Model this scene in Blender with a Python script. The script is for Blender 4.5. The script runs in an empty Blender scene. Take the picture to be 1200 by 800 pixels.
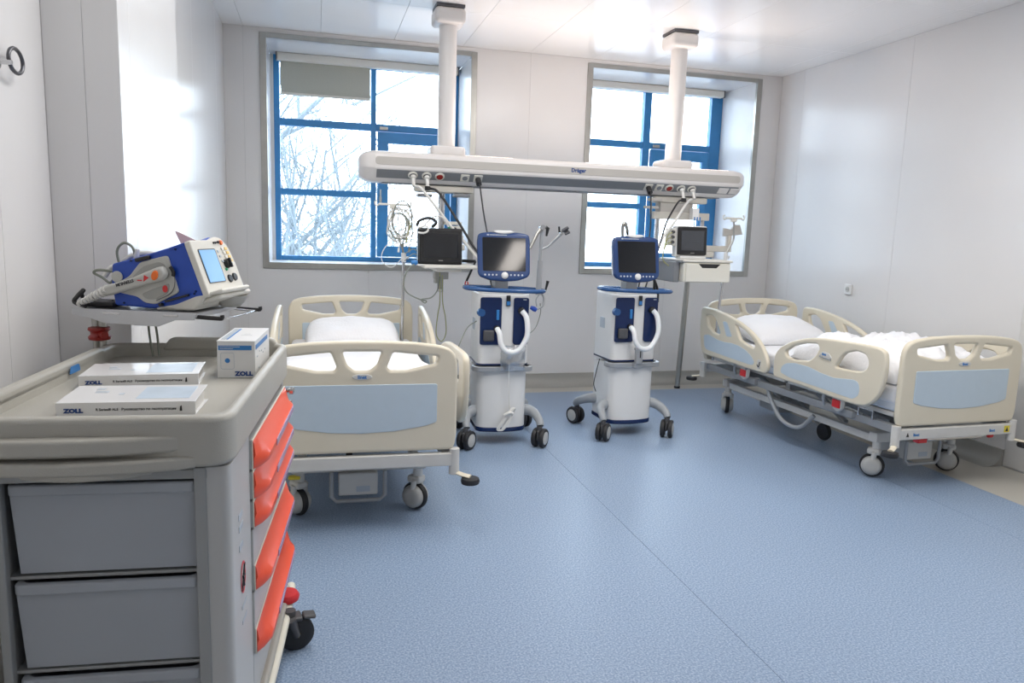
import bpy, bmesh, math, random
from mathutils import Vector, Matrix, noise
random.seed(4)
S = bpy.context.scene
COL = S.collection
PI = math.pi
R = math.radians

# ------------------------------------------------------------------ camera
cd = bpy.data.cameras.new('camera'); cam = bpy.data.objects.new('camera', cd); COL.objects.link(cam)
cd.sensor_width = 36; cd.lens = 36 * 867.45 / 1200; cd.clip_start = .05; cd.clip_end = 500
cam.matrix_world = Matrix(((0.967317, 0.006621, -0.253485, 0), (-0.25155, 0.15104, -0.955986, 0),
                           (0.031957, 0.988505, 0.14777, 1.5), (0, 0, 0, 1)))
S.camera = cam
# ------------------------------------------------------------------ daylight
W = bpy.data.worlds.new('overcast_sky'); S.world = W; W.use_nodes = True
bg = W.node_tree.nodes['Background']; bg.inputs[0].default_value = (.79, .895, 1.0, 1); bg.inputs[1].default_value = 6.0
# ------------------------------------------------------------------ exposure
S.view_settings.view_transform = 'Standard'; S.view_settings.look = 'None'
S.view_settings.exposure = 0.56; S.view_settings.gamma = 1.0; S.view_settings.use_curve_mapping = False
UPLIGHT_POWER = 7.0      # watts of each indirect strip on top of the supply beam
LAMP_POWER = 13.0         # watts of each ceiling lamp panel

# ------------------------------------------------------------------ materials
def mat(name, col, rough=.5, metal=0, emit=None, es=1, spec=.5, coat=0, noise_amt=0, noise_scale=20, bump=0, bump_scale=200, trans=0, alpha=1, sub=0):
    m = bpy.data.materials.new(name); m.use_nodes = True
    nt = m.node_tree; b = nt.nodes['Principled BSDF']
    b.inputs['Base Color'].default_value = (*col, 1); b.inputs['Roughness'].default_value = rough
    b.inputs['Metallic'].default_value = metal; b.inputs['Specular IOR Level'].default_value = spec
    b.inputs['Coat Weight'].default_value = coat; b.inputs['Transmission Weight'].default_value = trans
    b.inputs['Alpha'].default_value = alpha
    if sub: b.inputs['Subsurface Weight'].default_value = sub
    if emit: b.inputs['Emission Color'].default_value = (*emit, 1); b.inputs['Emission Strength'].default_value = es
    tc = nt.nodes.new('ShaderNodeTexCoord')
    if noise_amt:
        n = nt.nodes.new('ShaderNodeTexNoise'); n.inputs['Scale'].default_value = noise_scale; n.inputs['Detail'].default_value = 3
        nt.links.new(tc.outputs['Object'], n.inputs['Vector'])
        mx = nt.nodes.new('ShaderNodeMix'); mx.data_type = 'RGBA'
        mx.inputs[6].default_value = tuple(max(0, c * (1 - noise_amt)) for c in col) + (1,)
        mx.inputs[7].default_value = tuple(min(1, c * (1 + noise_amt)) for c in col) + (1,)
        nt.links.new(n.outputs[0], mx.inputs[0]); nt.links.new(mx.outputs[2], b.inputs['Base Color'])
    if bump:
        n2 = nt.nodes.new('ShaderNodeTexNoise'); n2.inputs['Scale'].default_value = bump_scale
        nt.links.new(tc.outputs['Object'], n2.inputs['Vector'])
        bp = nt.nodes.new('ShaderNodeBump'); bp.inputs['Strength'].default_value = bump; bp.inputs['Distance'].default_value = .01
        nt.links.new(n2.outputs[0], bp.inputs['Height']); nt.links.new(bp.outputs[0], b.inputs['Normal'])
    return m
def hexc(h, k=1.0):
    def f(c):
        c /= 255
        return (c / 12.92 if c <= .04045 else ((c + .055) / 1.055) ** 2.4) * k
    return tuple(f(int(h[i:i + 2], 16)) for i in (0, 2, 4))
M = {}
M['wall'] = mat('wall_panel_white', (.74, .73, .725), .21, noise_amt=.02, noise_scale=3, bump=.03, bump_scale=6)
M['ceil'] = mat('ceiling_panel_white', (.90, .90, .90), .2, noise_amt=.02, noise_scale=3)
M['gap'] = mat('joint_grey', (.6, .6, .6), .6)
M['steel'] = mat('brushed_steel', (.42, .41, .38), .32, 1, noise_amt=.12, noise_scale=12)
M['chrome'] = mat('chrome', (.62, .62, .63), .16, 1)
M['darkmetal'] = mat('dark_metal', (.12, .12, .13), .35, .8)
M['blueframe'] = mat('blue_window_paint', (.033, .205, .46), .38, noise_amt=.08)
M['blind'] = mat('blind_fabric', (.46, .46, .40), .85, noise_amt=.06, noise_scale=90)
M['cassette'] = mat('blind_cassette', (.72, .70, .64), .45)
M['border'] = mat('border_linoleum', (.47, .45, .40), .4, noise_amt=.10, noise_scale=160)
M['cream'] = mat('bed_cream_plastic', (.71, .65, .52), .36, noise_amt=.03, noise_scale=8)
M['insetblue'] = mat('bed_blue_inset', (.52, .62, .70), .42, noise_amt=.03)
M['bedmetal'] = mat('bed_grey_white_metal', (.62, .61, .58), .38, noise_amt=.04)
M['bedgrey'] = mat('bed_grey_metal', (.34, .35, .36), .4, .2)
M['rubber'] = mat('black_rubber', (.018, .018, .02), .55)
M['wheelgrey'] = mat('wheel_cover_grey', (.47, .47, .45), .4)
M['casterdark'] = mat('caster_dark_grey', (.075, .075, .08), .42)
M['sheet'] = mat('white_cotton', (.84, .84, .86), .85, bump=.25, bump_scale=60)
M['mattress'] = mat('mattress_cover', (.66, .70, .76), .7)
M['red'] = mat('red_plastic', (.62, .025, .03), .35)
M['cartgrey'] = mat('cart_grey_plastic', (.43, .415, .37), .42, noise_amt=.05, noise_scale=6, bump=.12, bump_scale=350)
M['cartlight'] = mat('cart_light_grey_side', (.50, .50, .49), .38)
M['cartpost'] = mat('cart_aluminium_post', (.34, .35, .35), .4, .15)
M['cartedge'] = mat('cart_cream_edge', (.72, .70, .60), .4)
M['bin'] = mat('frosted_bin_plastic', (.42, .45, .49), .38, noise_amt=.05, noise_scale=5, trans=.12)
M['drawer'] = mat('orange_red_drawer', (.82, .085, .030), .3, noise_amt=.04)
M['labelstrip'] = mat('violet_label_holder', (.42, .27, .42), .25)
M['paper'] = mat('white_glossy_card', (.84, .84, .84), .28)
M['pages'] = mat('paper_pages', (.72, .71, .68), .8, noise_amt=.08, noise_scale=90)
M['zollblue'] = mat('print_blue', (.006, .05, .22), .4)
M['stripe'] = mat('print_light_blue', (.03, .20, .52), .4)
M['ink'] = mat('print_black', (.02, .02, .025), .5)
M['greyink'] = mat('print_grey', (.45, .50, .55), .5)
M['defblue'] = mat('device_blue', (.010, .065, .42), .38, noise_amt=.06)
M['defwhite'] = mat('device_offwhite', (.66, .64, .58), .4)
M['defgrey'] = mat('device_paddle_grey', (.50, .50, .47), .38)
M['defshade'] = mat('device_recess_grey', (.36, .36, .34), .45)
M['lcd'] = mat('lit_blue_screen', (.1, .2, .3), .2, emit=(.22, .44, .78), es=.5, noise_amt=.2, noise_scale=14)
M['orange'] = mat('orange_button', (.85, .17, .02), .35)
M['redclamp'] = mat('dark_red_clamp', (.33, .02, .015), .35)
M['yellow'] = mat('yellow_plastic', (.75, .62, .05), .4)
M['green'] = mat('green_plastic', (.03, .35, .16), .4)
M['pink'] = mat('pink_tag', (.82, .58, .55), .5)
M['ventwhite'] = mat('ventilator_white', (.74, .74, .73), .28)
M['ventblue'] = mat('ventilator_dark_blue', (.006, .020, .085), .2)
M['ventring'] = mat('ventilator_blue_handle', (.022, .085, .24), .25)
M['bezel'] = mat('monitor_navy_bezel', (.018, .05, .16), .25)
M['screen'] = mat('dark_screen', (.010, .011, .014), .07, spec=.6)
M['screengrey'] = mat('grey_screen', (.06, .065, .075), .15)
M['black'] = mat('black_plastic', (.014, .014, .015), .3)
M['ventgrey'] = mat('ventilator_leg_grey', (.33, .35, .37), .4)
M['beltgrey'] = mat('rail_grey', (.40, .41, .42), .35, .5)
M['hose'] = mat('clear_white_hose', (.80, .82, .83), .3, sub=.1)
M['beam'] = mat('beam_white', (.76, .73, .71), .28)
M['beampanel'] = mat('beam_beige_strip', (.50, .475, .44), .38)
M['beamgrey'] = mat('beam_grey_panel', (.215, .225, .24), .45)
M['cabwhite'] = mat('white_cable', (.72, .71, .68), .4)
M['cabblack'] = mat('black_cable', (.02, .02, .022), .45)
M['cabgrey'] = mat('grey_green_cable', (.22, .24, .2), .5)
M['cabyellow'] = mat('yellow_green_cable', (.42, .42, .20), .5)
M['rackbeige'] = mat('rack_beige', (.60, .57, .51), .4)
M['drawerbox'] = mat('drawer_cream', (.74, .72, .64), .4)
M['lamp'] = mat('lamp_panel', (.9, .9, .9), .5, emit=(1.0, .93, .86), es=8.0)
M['lampsoft'] = mat('lamp_panel_soft', (.9, .9, .9), .5, emit=(1.0, .97, .94), es=1.0)
M['snow'] = mat('snow_ground', (.16, .17, .18), .9, noise_amt=.25, noise_scale=.3)
M['branch'] = mat('frosted_branch', (.135, .165, .18), .9)
M['branchpale'] = mat('pale_birch_branch', (.15, .18, .20), .9)
M['doorwhite'] = mat('door_white', (.68, .67, .65), .35)
g = bpy.data.materials.new('window_glass'); g.use_nodes = True; nt = g.node_tree
for n in list(nt.nodes):
    if n.type == 'BSDF_PRINCIPLED': nt.nodes.remove(n)
t_ = nt.nodes.new('ShaderNodeBsdfTransparent'); t_.inputs[0].default_value = (.95, .98, 1, 1)
gl = nt.nodes.new('ShaderNodeBsdfGlossy'); gl.inputs['Roughness'].default_value = .02
mx = nt.nodes.new('ShaderNodeMixShader'); mx.inputs[0].default_value = .06
nt.links.new(t_.outputs[0], mx.inputs[1]); nt.links.new(gl.outputs[0], mx.inputs[2])
nt.links.new(mx.outputs[0], nt.nodes['Material Output'].inputs[0]); M['glass'] = g
g = g.copy(); g.name = 'clear_plastic_bag'; g.node_tree.nodes['Mix Shader'].inputs[0].default_value = .45
g.node_tree.nodes['Transparent BSDF'].inputs[0].default_value = (.86, .88, .90, 1); g.node_tree.nodes['Glossy BSDF'].inputs['Roughness'].default_value = .25
M['bag'] = g
# speckled blue linoleum
m = bpy.data.materials.new('blue_linoleum'); m.use_nodes = True; nt = m.node_tree; b = nt.nodes['Principled BSDF']
b.inputs['Roughness'].default_value = .36; b.inputs['Specular IOR Level'].default_value = .5
tc = nt.nodes.new('ShaderNodeTexCoord')
v = nt.nodes.new('ShaderNodeTexNoise'); v.inputs['Scale'].default_value = 130; v.inputs['Detail'].default_value = 2
v2 = nt.nodes.new('ShaderNodeTexNoise'); v2.inputs['Scale'].default_value = .8; v2.inputs['Detail'].default_value = 2
nt.links.new(tc.outputs['Object'], v.inputs['Vector']); nt.links.new(tc.outputs['Object'], v2.inputs['Vector'])
cr = nt.nodes.new('ShaderNodeValToRGB'); e = cr.color_ramp.elements
e[0].position = .30; e[0].color = (.165, .245, .375, 1); e[1].position = .72; e[1].color = (.43, .525, .65, 1)
k = cr.color_ramp.elements.new(.5); k.color = (.265, .36, .51, 1)
nt.links.new(v.outputs[0], cr.inputs[0])
mm = nt.nodes.new('ShaderNodeMix'); mm.data_type = 'RGBA'; mm.blend_type = 'MULTIPLY'; mm.inputs[0].default_value = .15
nt.links.new(cr.outputs[0], mm.inputs[6]); nt.links.new(v2.outputs[0], mm.inputs[7]); nt.links.new(mm.outputs[2], b.inputs['Base Color'])
mr = nt.nodes.new('ShaderNodeMapRange'); mr.inputs[3].default_value = .28; mr.inputs[4].default_value = .46
nt.links.new(v2.outputs[0], mr.inputs[0]); nt.links.new(mr.outputs[0], b.inputs['Roughness'])
M['lino'] = m

# ------------------------------------------------------------------ mesh helpers
def T(x=0, y=0, z=0): return Matrix.Translation((x, y, z))
def RX(a): return Matrix.Rotation(R(a), 4, 'X')
def RY(a): return Matrix.Rotation(R(a), 4, 'Y')
def RZ(a): return Matrix.Rotation(R(a), 4, 'Z')
def box(bm, x0, x1, y0, y1, z0, z1, bev=0, mtx=None, seg=2):
    t = bmesh.new(); r = bmesh.ops.create_cube(t, size=1)
    bmesh.ops.scale(t, vec=(abs(x1 - x0), abs(y1 - y0), abs(z1 - z0)), verts=t.verts)
    bmesh.ops.translate(t, vec=((x0 + x1) / 2, (y0 + y1) / 2, (z0 + z1) / 2), verts=t.verts)
    if bev: bmesh.ops.bevel(t, geom=list(t.edges), offset=min(bev, .49 * min(abs(x1 - x0), abs(y1 - y0), abs(z1 - z0))), segments=seg, profile=.5, affect='EDGES')
    if mtx: t.transform(mtx)
    merge(bm, t); return bm
def merge(bm, t):
    me = bpy.data.meshes.new('tmp'); t.to_mesh(me); t.free(); bm.from_mesh(me); bpy.data.meshes.remove(me)
def smooth_path(p, n=6, closed=False):
    p = [Vector(q) for q in p]; out = []; L = len(p)
    rng = range(L if closed else L - 1)
    for i in rng:
        a = p[(i - 1) % L] if (closed or i > 0) else p[0] * 2 - p[1]
        b_ = p[i]; c = p[(i + 1) % L]
        d = p[(i + 2) % L] if (closed or i + 2 < L) else p[-1] * 2 - p[-2]
        for j in range(n):
            t = j / n
            out.append(.5 * ((2 * b_) + (c - a) * t + (2 * a - 5 * b_ + 4 * c - d) * t * t + (3 * b_ - a - 3 * c + d) * t ** 3))
    if not closed: out.append(p[-1])
    return out
def tube(bm, pts, r, sides=10, smooth=0, closed=False, flat=1.0, mtx=None):
    if smooth: pts = smooth_path(pts, smooth, closed)
    pts = [Vector(q) for q in pts]; n = len(pts)
    rr = r if isinstance(r, (list, tuple)) else None
    up = None; rings = []
    for i, p in enumerate(pts):
        if closed: d = pts[(i + 1) % n] - pts[i - 1]
        else: d = pts[min(i + 1, n - 1)] - pts[max(i - 1, 0)]
        d.normalize()
        if up is None: up = Vector((0, 0, 1)) if abs(d.z) < .9 else Vector((0, 1, 0))
        x = d.cross(up)
        if x.length < 1e-4: x = d.cross(Vector((1, 0, 0)))
        x.normalize(); up = x.cross(d).normalized()
        if rr:
            f = i / (n - 1) * (len(rr) - 1); j = min(int(f), len(rr) - 2); rad = rr[j] + (rr[j + 1] - rr[j]) * (f - j)
        else: rad = r
        ring = []
        for k_ in range(sides):
            a = 2 * PI * k_ / sides
            q = p + x * math.cos(a) * rad + up * math.sin(a) * rad * flat
            ring.append(bm.verts.new(mtx @ q if mtx else q))
        rings.append(ring)
    for i in range(n if closed else n - 1):
        A, B = rings[i], rings[(i + 1) % n]
        for k_ in range(sides):
            bm.faces.new((A[k_], A[(k_ + 1) % sides], B[(k_ + 1) % sides], B[k_]))
    if not closed:
        bm.faces.new(rings[0][::-1]); bm.faces.new(rings[-1])
    return bm
def cyl(bm, p0, p1, r, sides=20, r2=None): return tube(bm, [p0, p1], [r, r2 if r2 is not None else r], sides)
def lathe(bm, prof, sides=28, mtx=None):
    # prof: (radius, height) around local Z
    rings = []
    for r, h in prof:
        ring = []
        for k_ in range(sides):
            a = 2 * PI * k_ / sides; q = Vector((r * math.cos(a), r * math.sin(a), h))
            ring.append(bm.verts.new(mtx @ q if mtx else q))
        rings.append(ring)
    for A, B in zip(rings, rings[1:]):
        for k_ in range(sides):
            bm.faces.new((A[k_], A[(k_ + 1) % sides], B[(k_ + 1) % sides], B[k_]))
    bm.faces.new(rings[0][::-1]); bm.faces.new(rings[-1]); return bm
def round_poly(pts, r=.02, n=4):
    out = []; L = len(pts)
    for i in range(L):
        p = Vector(pts[i]); a = Vector(pts[i - 1]); b_ = Vector(pts[(i + 1) % L])
        da, db = a - p, b_ - p; k_ = min(r, da.length * .45, db.length * .45)
        s = p + da.normalized() * k_; e_ = p + db.normalized() * k_
        for j in range(n + 1):
            t = j / n; out.append(s * (1 - t) ** 2 + p * 2 * t * (1 - t) + e_ * t * t)
    return out
def plate(bm, outer, holes=(), thick=.03, bev=.006, mtx=None, res=2):
    """flat outline in local XY, extruded along Z (centred), rounded edges"""
    cu = bpy.data.curves.new('tmp', 'CURVE'); cu.dimensions = '2D'; cu.fill_mode = 'BOTH'
    bev = min(bev, thick * .49)
    cu.extrude = max(thick / 2 - bev, 0); cu.bevel_depth = bev; cu.bevel_resolution = res; cu.offset = -bev
    for pl in [outer] + list(holes):
        sp = cu.splines.new('POLY'); sp.points.add(len(pl) - 1); sp.use_cyclic_u = True
        for q, p in zip(sp.points, pl): q.co = (p[0], p[1], 0, 1)
    o = bpy.data.objects.new('tmp', cu); COL.objects.link(o)
    dg = bpy.context.evaluated_depsgraph_get(); dg.update()
    me = bpy.data.meshes.new_from_object(o.evaluated_get(dg)); 
    if mtx: me.transform(mtx)
    bm.from_mesh(me); bpy.data.objects.remove(o); bpy.data.curves.remove(cu); bpy.data.meshes.remove(me)
    return bm
XZ = Matrix(((1, 0, 0, 0), (0, 0, -1, 0), (0, 1, 0, 0), (0, 0, 0, 1)))   # local XY -> world XZ (normal -Y)
YZ = Matrix(((0, 0, 1, 0), (1, 0, 0, 0), (0, 1, 0, 0), (0, 0, 0, 1)))    # local XY -> world YZ (normal +X)
def nb(): return bmesh.new()
def obj(name, bm, m, parent=None, label=None, sharp=50, weld=True, wn=True):
    if weld: bmesh.ops.remove_doubles(bm, verts=bm.verts, dist=1e-5)
    bmesh.ops.recalc_face_normals(bm, faces=bm.faces)
    me = bpy.data.meshes.new(name); bm.to_mesh(me); bm.free()
    me.materials.append(M[m] if isinstance(m, str) else m)
    for p in me.polygons: p.use_smooth = True
    me.set_sharp_from_angle(angle=R(sharp))
    o = bpy.data.objects.new(name, me); COL.objects.link(o)
    if wn:
        w_ = o.modifiers.new('weighted_normal', 'WEIGHTED_NORMAL'); w_.keep_sharp = True
    if parent: o.parent = parent
    if label: o['label'] = label
    return o
def thing(name, label, cat, loc=(0, 0, 0), rz=0, group=None, kind=None):
    o = bpy.data.objects.new(name, None); COL.objects.link(o); o.empty_display_size = .1
    o.location = loc; o.rotation_euler = (0, 0, R(rz)); return tag(o, label, cat, group, kind)
def tag(o, label=None, cat=None, group=None, kind=None):
    if label: o['label'] = label
    if cat: o['category'] = cat
    if group: o['group'] = group
    if kind: o['kind'] = kind
    return o
def struct(name, label=None, cat=None):
    o = bpy.data.objects.new(name, None); COL.objects.link(o); o['kind'] = 'structure'
    o['label'] = label; o['category'] = cat or name.split('_')[0]
    return o
def copy_tree(o, parent=None):
    c = o.copy(); COL.objects.link(c)
    if parent: c.parent = parent
    for ch in [q for q in bpy.data.objects if q.parent == o]: copy_tree(ch, c)
    return c
def text(bm, s, size, mtx, bold=0, ext=.0006, align='LEFT', sx=1.0):
    cu = bpy.data.curves.new('tmp', 'FONT'); cu.body = s; cu.size = size; cu.extrude = ext; cu.offset = bold
    cu.align_x = align; cu.resolution_u = 2
    o = bpy.data.objects.new('tmp', cu); COL.objects.link(o)
    dg = bpy.context.evaluated_depsgraph_get(); dg.update()
    me = bpy.data.meshes.new_from_object(o.evaluated_get(dg)); me.transform(mtx @ Matrix.Diagonal((sx, 1, 1, 1)))
    bm.from_mesh(me); bpy.data.objects.remove(o); bpy.data.curves.remove(cu); bpy.data.meshes.remove(me); return bm
def B(name, mt, parent, *a, bev=.004, mtx=None, label=None):
    return obj(name, box(nb(), *a, bev=bev, mtx=mtx), mt, parent, label)

# ================================================================== SETTING
XL, XN, XR, YB, HC = -.75, -.90, 4.57, 6.88, 3.124
YREAR = -2.6
PX, PY0, PY1 = -.663, 2.957, 4.11
fl = struct('floor', 'blue speckled linoleum floor with a beige border strip along the walls', 'floor')
B('subfloor', 'gap', fl, XN - .1, XR + .1, YREAR - .1, YB + .1, -.12, -.006, bev=0)
for x0, x1 in ((-.25, 1.539), (1.541, 3.52), (3.522, 4.0)):
    B('floor_sheet', 'lino', fl, x0, x1, YREAR, 6.545, -.006, 0, bev=0)
for a in ((XN, -.251, YREAR, 2.3), (XN, -.251, 2.301, YB), (4.001, XR, YREAR, 2.35), (4.001, XR, 2.351, YB), (-.25, 1.6, 6.546, YB), (1.601, 4.0, 6.546, YB)):
    B('border_strip', 'border', fl, *a, -.006, 0, bev=0)
# coved skirting
def cove(length, mtx):
    prof = [(0, .002), (.05, .004), (.09, .015), (.12, .04), (.138, .075), (.142, .118), (.16, .118), (.16, .002)]
    b_ = nb(); A = [b_.verts.new(mtx @ Vector((0, p[0], p[1]))) for p in prof]; C_ = [b_.verts.new(mtx @ Vector((length, p[0], p[1]))) for p in prof]
    for i in range(len(prof)): b_.faces.new((A[i], A[(i + 1) % len(prof)], C_[(i + 1) % len(prof)], C_[i]))
    b_.faces.new(A[::-1]); b_.faces.new(C_); return b_
M['covem'] = mat('cove_linoleum', (.34, .335, .31), .45, noise_amt=.08, noise_scale=160)
o = obj('baseboard_back', cove(XR - XL, T(XL, YB - .16, 0)), 'covem'); tag(o, 'grey beige coved skirting under the window wall', 'baseboard', kind='structure')
o = obj('baseboard_right', cove(YB - 3.91, T(XR - .16, YB, 0) @ RZ(-90)), 'covem'); tag(o, 'grey beige coved skirting along the right wall behind the bed', 'baseboard', kind='structure')

def wall(name, label): return struct(name, label, 'wall')
WIN = ((-.463, 1.414), (2.477, 4.339)); WZ0, WZ1 = 1.105, 3.085
wb = wall('wall_back', 'white panelled wall with the two deep window openings')
gp = .0012
def pan(parent, x0, x1, y0, y1, z0, z1): B('wall_panel', 'wall', parent, x0, x1, y0, y1, z0, z1, bev=.0012)
for x0, x1, z0, z1 in ((XL, -.594, 0, HC), (-.594, -.463, 0, HC), (-.463, .45, 0, WZ0), (.45, 1.414, 0, WZ0), (-.463, 1.414, WZ1, HC),
                       (1.414, 1.919, 0, HC), (1.919, 2.477, 0, HC), (2.477, 3.4, 0, WZ0), (3.4, 4.339, 0, WZ0), (2.477, 4.339, WZ1, HC), (4.339, XR, 0, HC)):
    g0 = gp if x0 in (-.594, .45, 1.919, 3.4) else -.0005
    pan(wb, x0 + g0, x1 - (gp if x1 in (-.594, .45, 1.919, 3.4) else -.0005), YB, YB + .05, z0, z1)
for a in ((XL, -.463, 0, HC), (-.463, 1.414, 0, WZ0 - .03), (1.414, 2.477, 0, HC), (2.477, 4.339, 0, WZ0 - .03), (4.339, XR, 0, HC), (-.463, 1.414, WZ1 + .02, HC), (2.477, 4.339, WZ1 + .02, HC)):
    B('wall_core', 'gap', wb, a[0], a[1], YB + .002, YB + .74, a[2], a[3] + (.01 if a[3] == HC else 0), bev=0)
wr = wall('wall_right', 'long white panelled wall on the right with a socket')
for y0, y1 in ((YREAR, -1.5), (-1.5, -.3), (-.3, .9), (.9, 2.55), (3.91, 5.14), (5.14, 6.51), (6.51, YB)):
    pan(wr, XR, XR + .05, y0 + gp, y1 - gp, 0, HC)
pan(wr, XR, XR + .05, 2.55 + gp, 3.91 - gp, 2.16, HC)
B('wall_core', 'gap', wr, XR + .002, XR + .15, YREAR, YB + .1, 0, HC + .01, bev=0)
d1 = struct('door_1', 'plain white flush door panel in the right wall beyond the bed', 'door')
B('door_leaf', 'doorwhite', d1, XR - .006, XR + .028, 2.555, 3.905, .012, 2.15, bev=.003)
wl = wall('wall_left', 'glossy white panelled wall on the left with a projecting pier')
for y0, y1 in ((PY1, 5.2), (5.2, 6.35), (6.35, YB)): pan(wl, XL - .05, XL, y0 + gp, y1 - gp, 0, HC)
for y0, y1 in ((PY0, 3.118), (3.118, PY1)): pan(wl, PX - .045, PX, y0 + gp * .5, y1 - gp, 0, HC)
for x0, x1 in ((XN, -.775), (-.775, PX - .001)): pan(wl, x0 + gp * .5, x1 - gp * .5, PY0 - .0, PY0 + .04, 0, HC)
for y0, y1 in ((YREAR, -1.1), (-1.1, .1), (.1, 1.3), (1.3, 2.52), (2.52, PY0)): pan(wl, XN - .05, XN, y0 + gp, y1 - gp, 0, HC)
B('wall_core', 'gap', wl, XN - .15, XN - .002, YREAR, PY0 + .2, 0, HC + .01, bev=0)
B('wall_core', 'gap', wl, XN - .15, XL - .002, PY0 + .002, YB + .1, 0, HC + .01, bev=0)
B('wall_core', 'gap', wl, XL - .03, PX - .002, PY0 + .002, PY1 - .002, 0, HC + .005, bev=0)
wq = wall('wall_front', 'white panelled wall behind the viewer')
for i in range(5): pan(wq, XN + i * 1.094 + gp, XN + (i + 1) * 1.094 - gp, YREAR - .05, YREAR, 0, HC)
# ceiling of lift-out metal panels
ce = struct('ceiling', 'glossy white ceiling of narrow metal panels', 'ceiling')
B('ceiling_slab', 'gap', ce, XN - .2, XR + .2, YREAR - .2, YB + .8, HC + .021, HC + .12, bev=0)
xs = [XN, -.59, .04, .665, 1.275, 1.9, 2.53, 3.10, 3.72, 4.345, XR]
ys = [YREAR, -2.0, -.7, .6, 1.9, 3.2, 4.5, 5.81, YB]
LAMPS = {(5, 1), (5, 2), (2, 5), (5, 4), (7, 4), (5, 5), (2, 4)}
for i in range(len(xs) - 1):
    for j in range(len(ys) - 1):
        if (i, j) in LAMPS: continue
        B('ceiling_panel', 'ceil', ce, xs[i] + .001, xs[i + 1] - .001, ys[j] + .001, ys[j + 1] - .001, HC, HC + .02, bev=.0015)
for i, j in sorted(LAMPS):
    cx, cy = (xs[i] + xs[i + 1]) / 2, (ys[j] + ys[j + 1]) / 2
    lt = thing('ceiling_lamp', 'recessed luminous ceiling lamp panel above and behind the viewer', 'lamp', (cx, cy, HC), 0, 'recessed ceiling lamps')
    hx, hy = (xs[i + 1] - xs[i]) / 2 - .002, (ys[j + 1] - ys[j]) / 2 - .002
    f = nb(); box(f, -hx, -hx + .03, -hy, hy, 0, .03); box(f, hx - .03, hx, -hy, hy, 0, .03); box(f, -hx, hx, -hy, -hy + .03, 0, .03); box(f, -hx, hx, hy - .03, hy, 0, .03)
    obj('lamp_frame', f, 'ceil', lt); B('diffuser', 'lamp' if j < 4 else 'lampsoft', lt, -hx + .03 if j > 3 else .0, hx - .03, -hy + .03, hy - .03, .008, .02, bev=0)
    if j < 4: B('lamp_cover', 'ceil', lt, -hx + .03, .0, -hy + .03, hy - .03, .0, .02, bev=0)
    if j < 4: continue
    ld = bpy.data.lights.new('lamp_light', 'AREA'); ld.shape = 'RECTANGLE'; ld.size = hx * 1.9; ld.size_y = hy * 1.9; ld.energy = LAMP_POWER; ld.color = (1, .97, .94)
    lo = bpy.data.objects.new('lamp_light', ld); COL.objects.link(lo); lo.parent = lt; lo.location = (0, 0, -.004)

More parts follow.
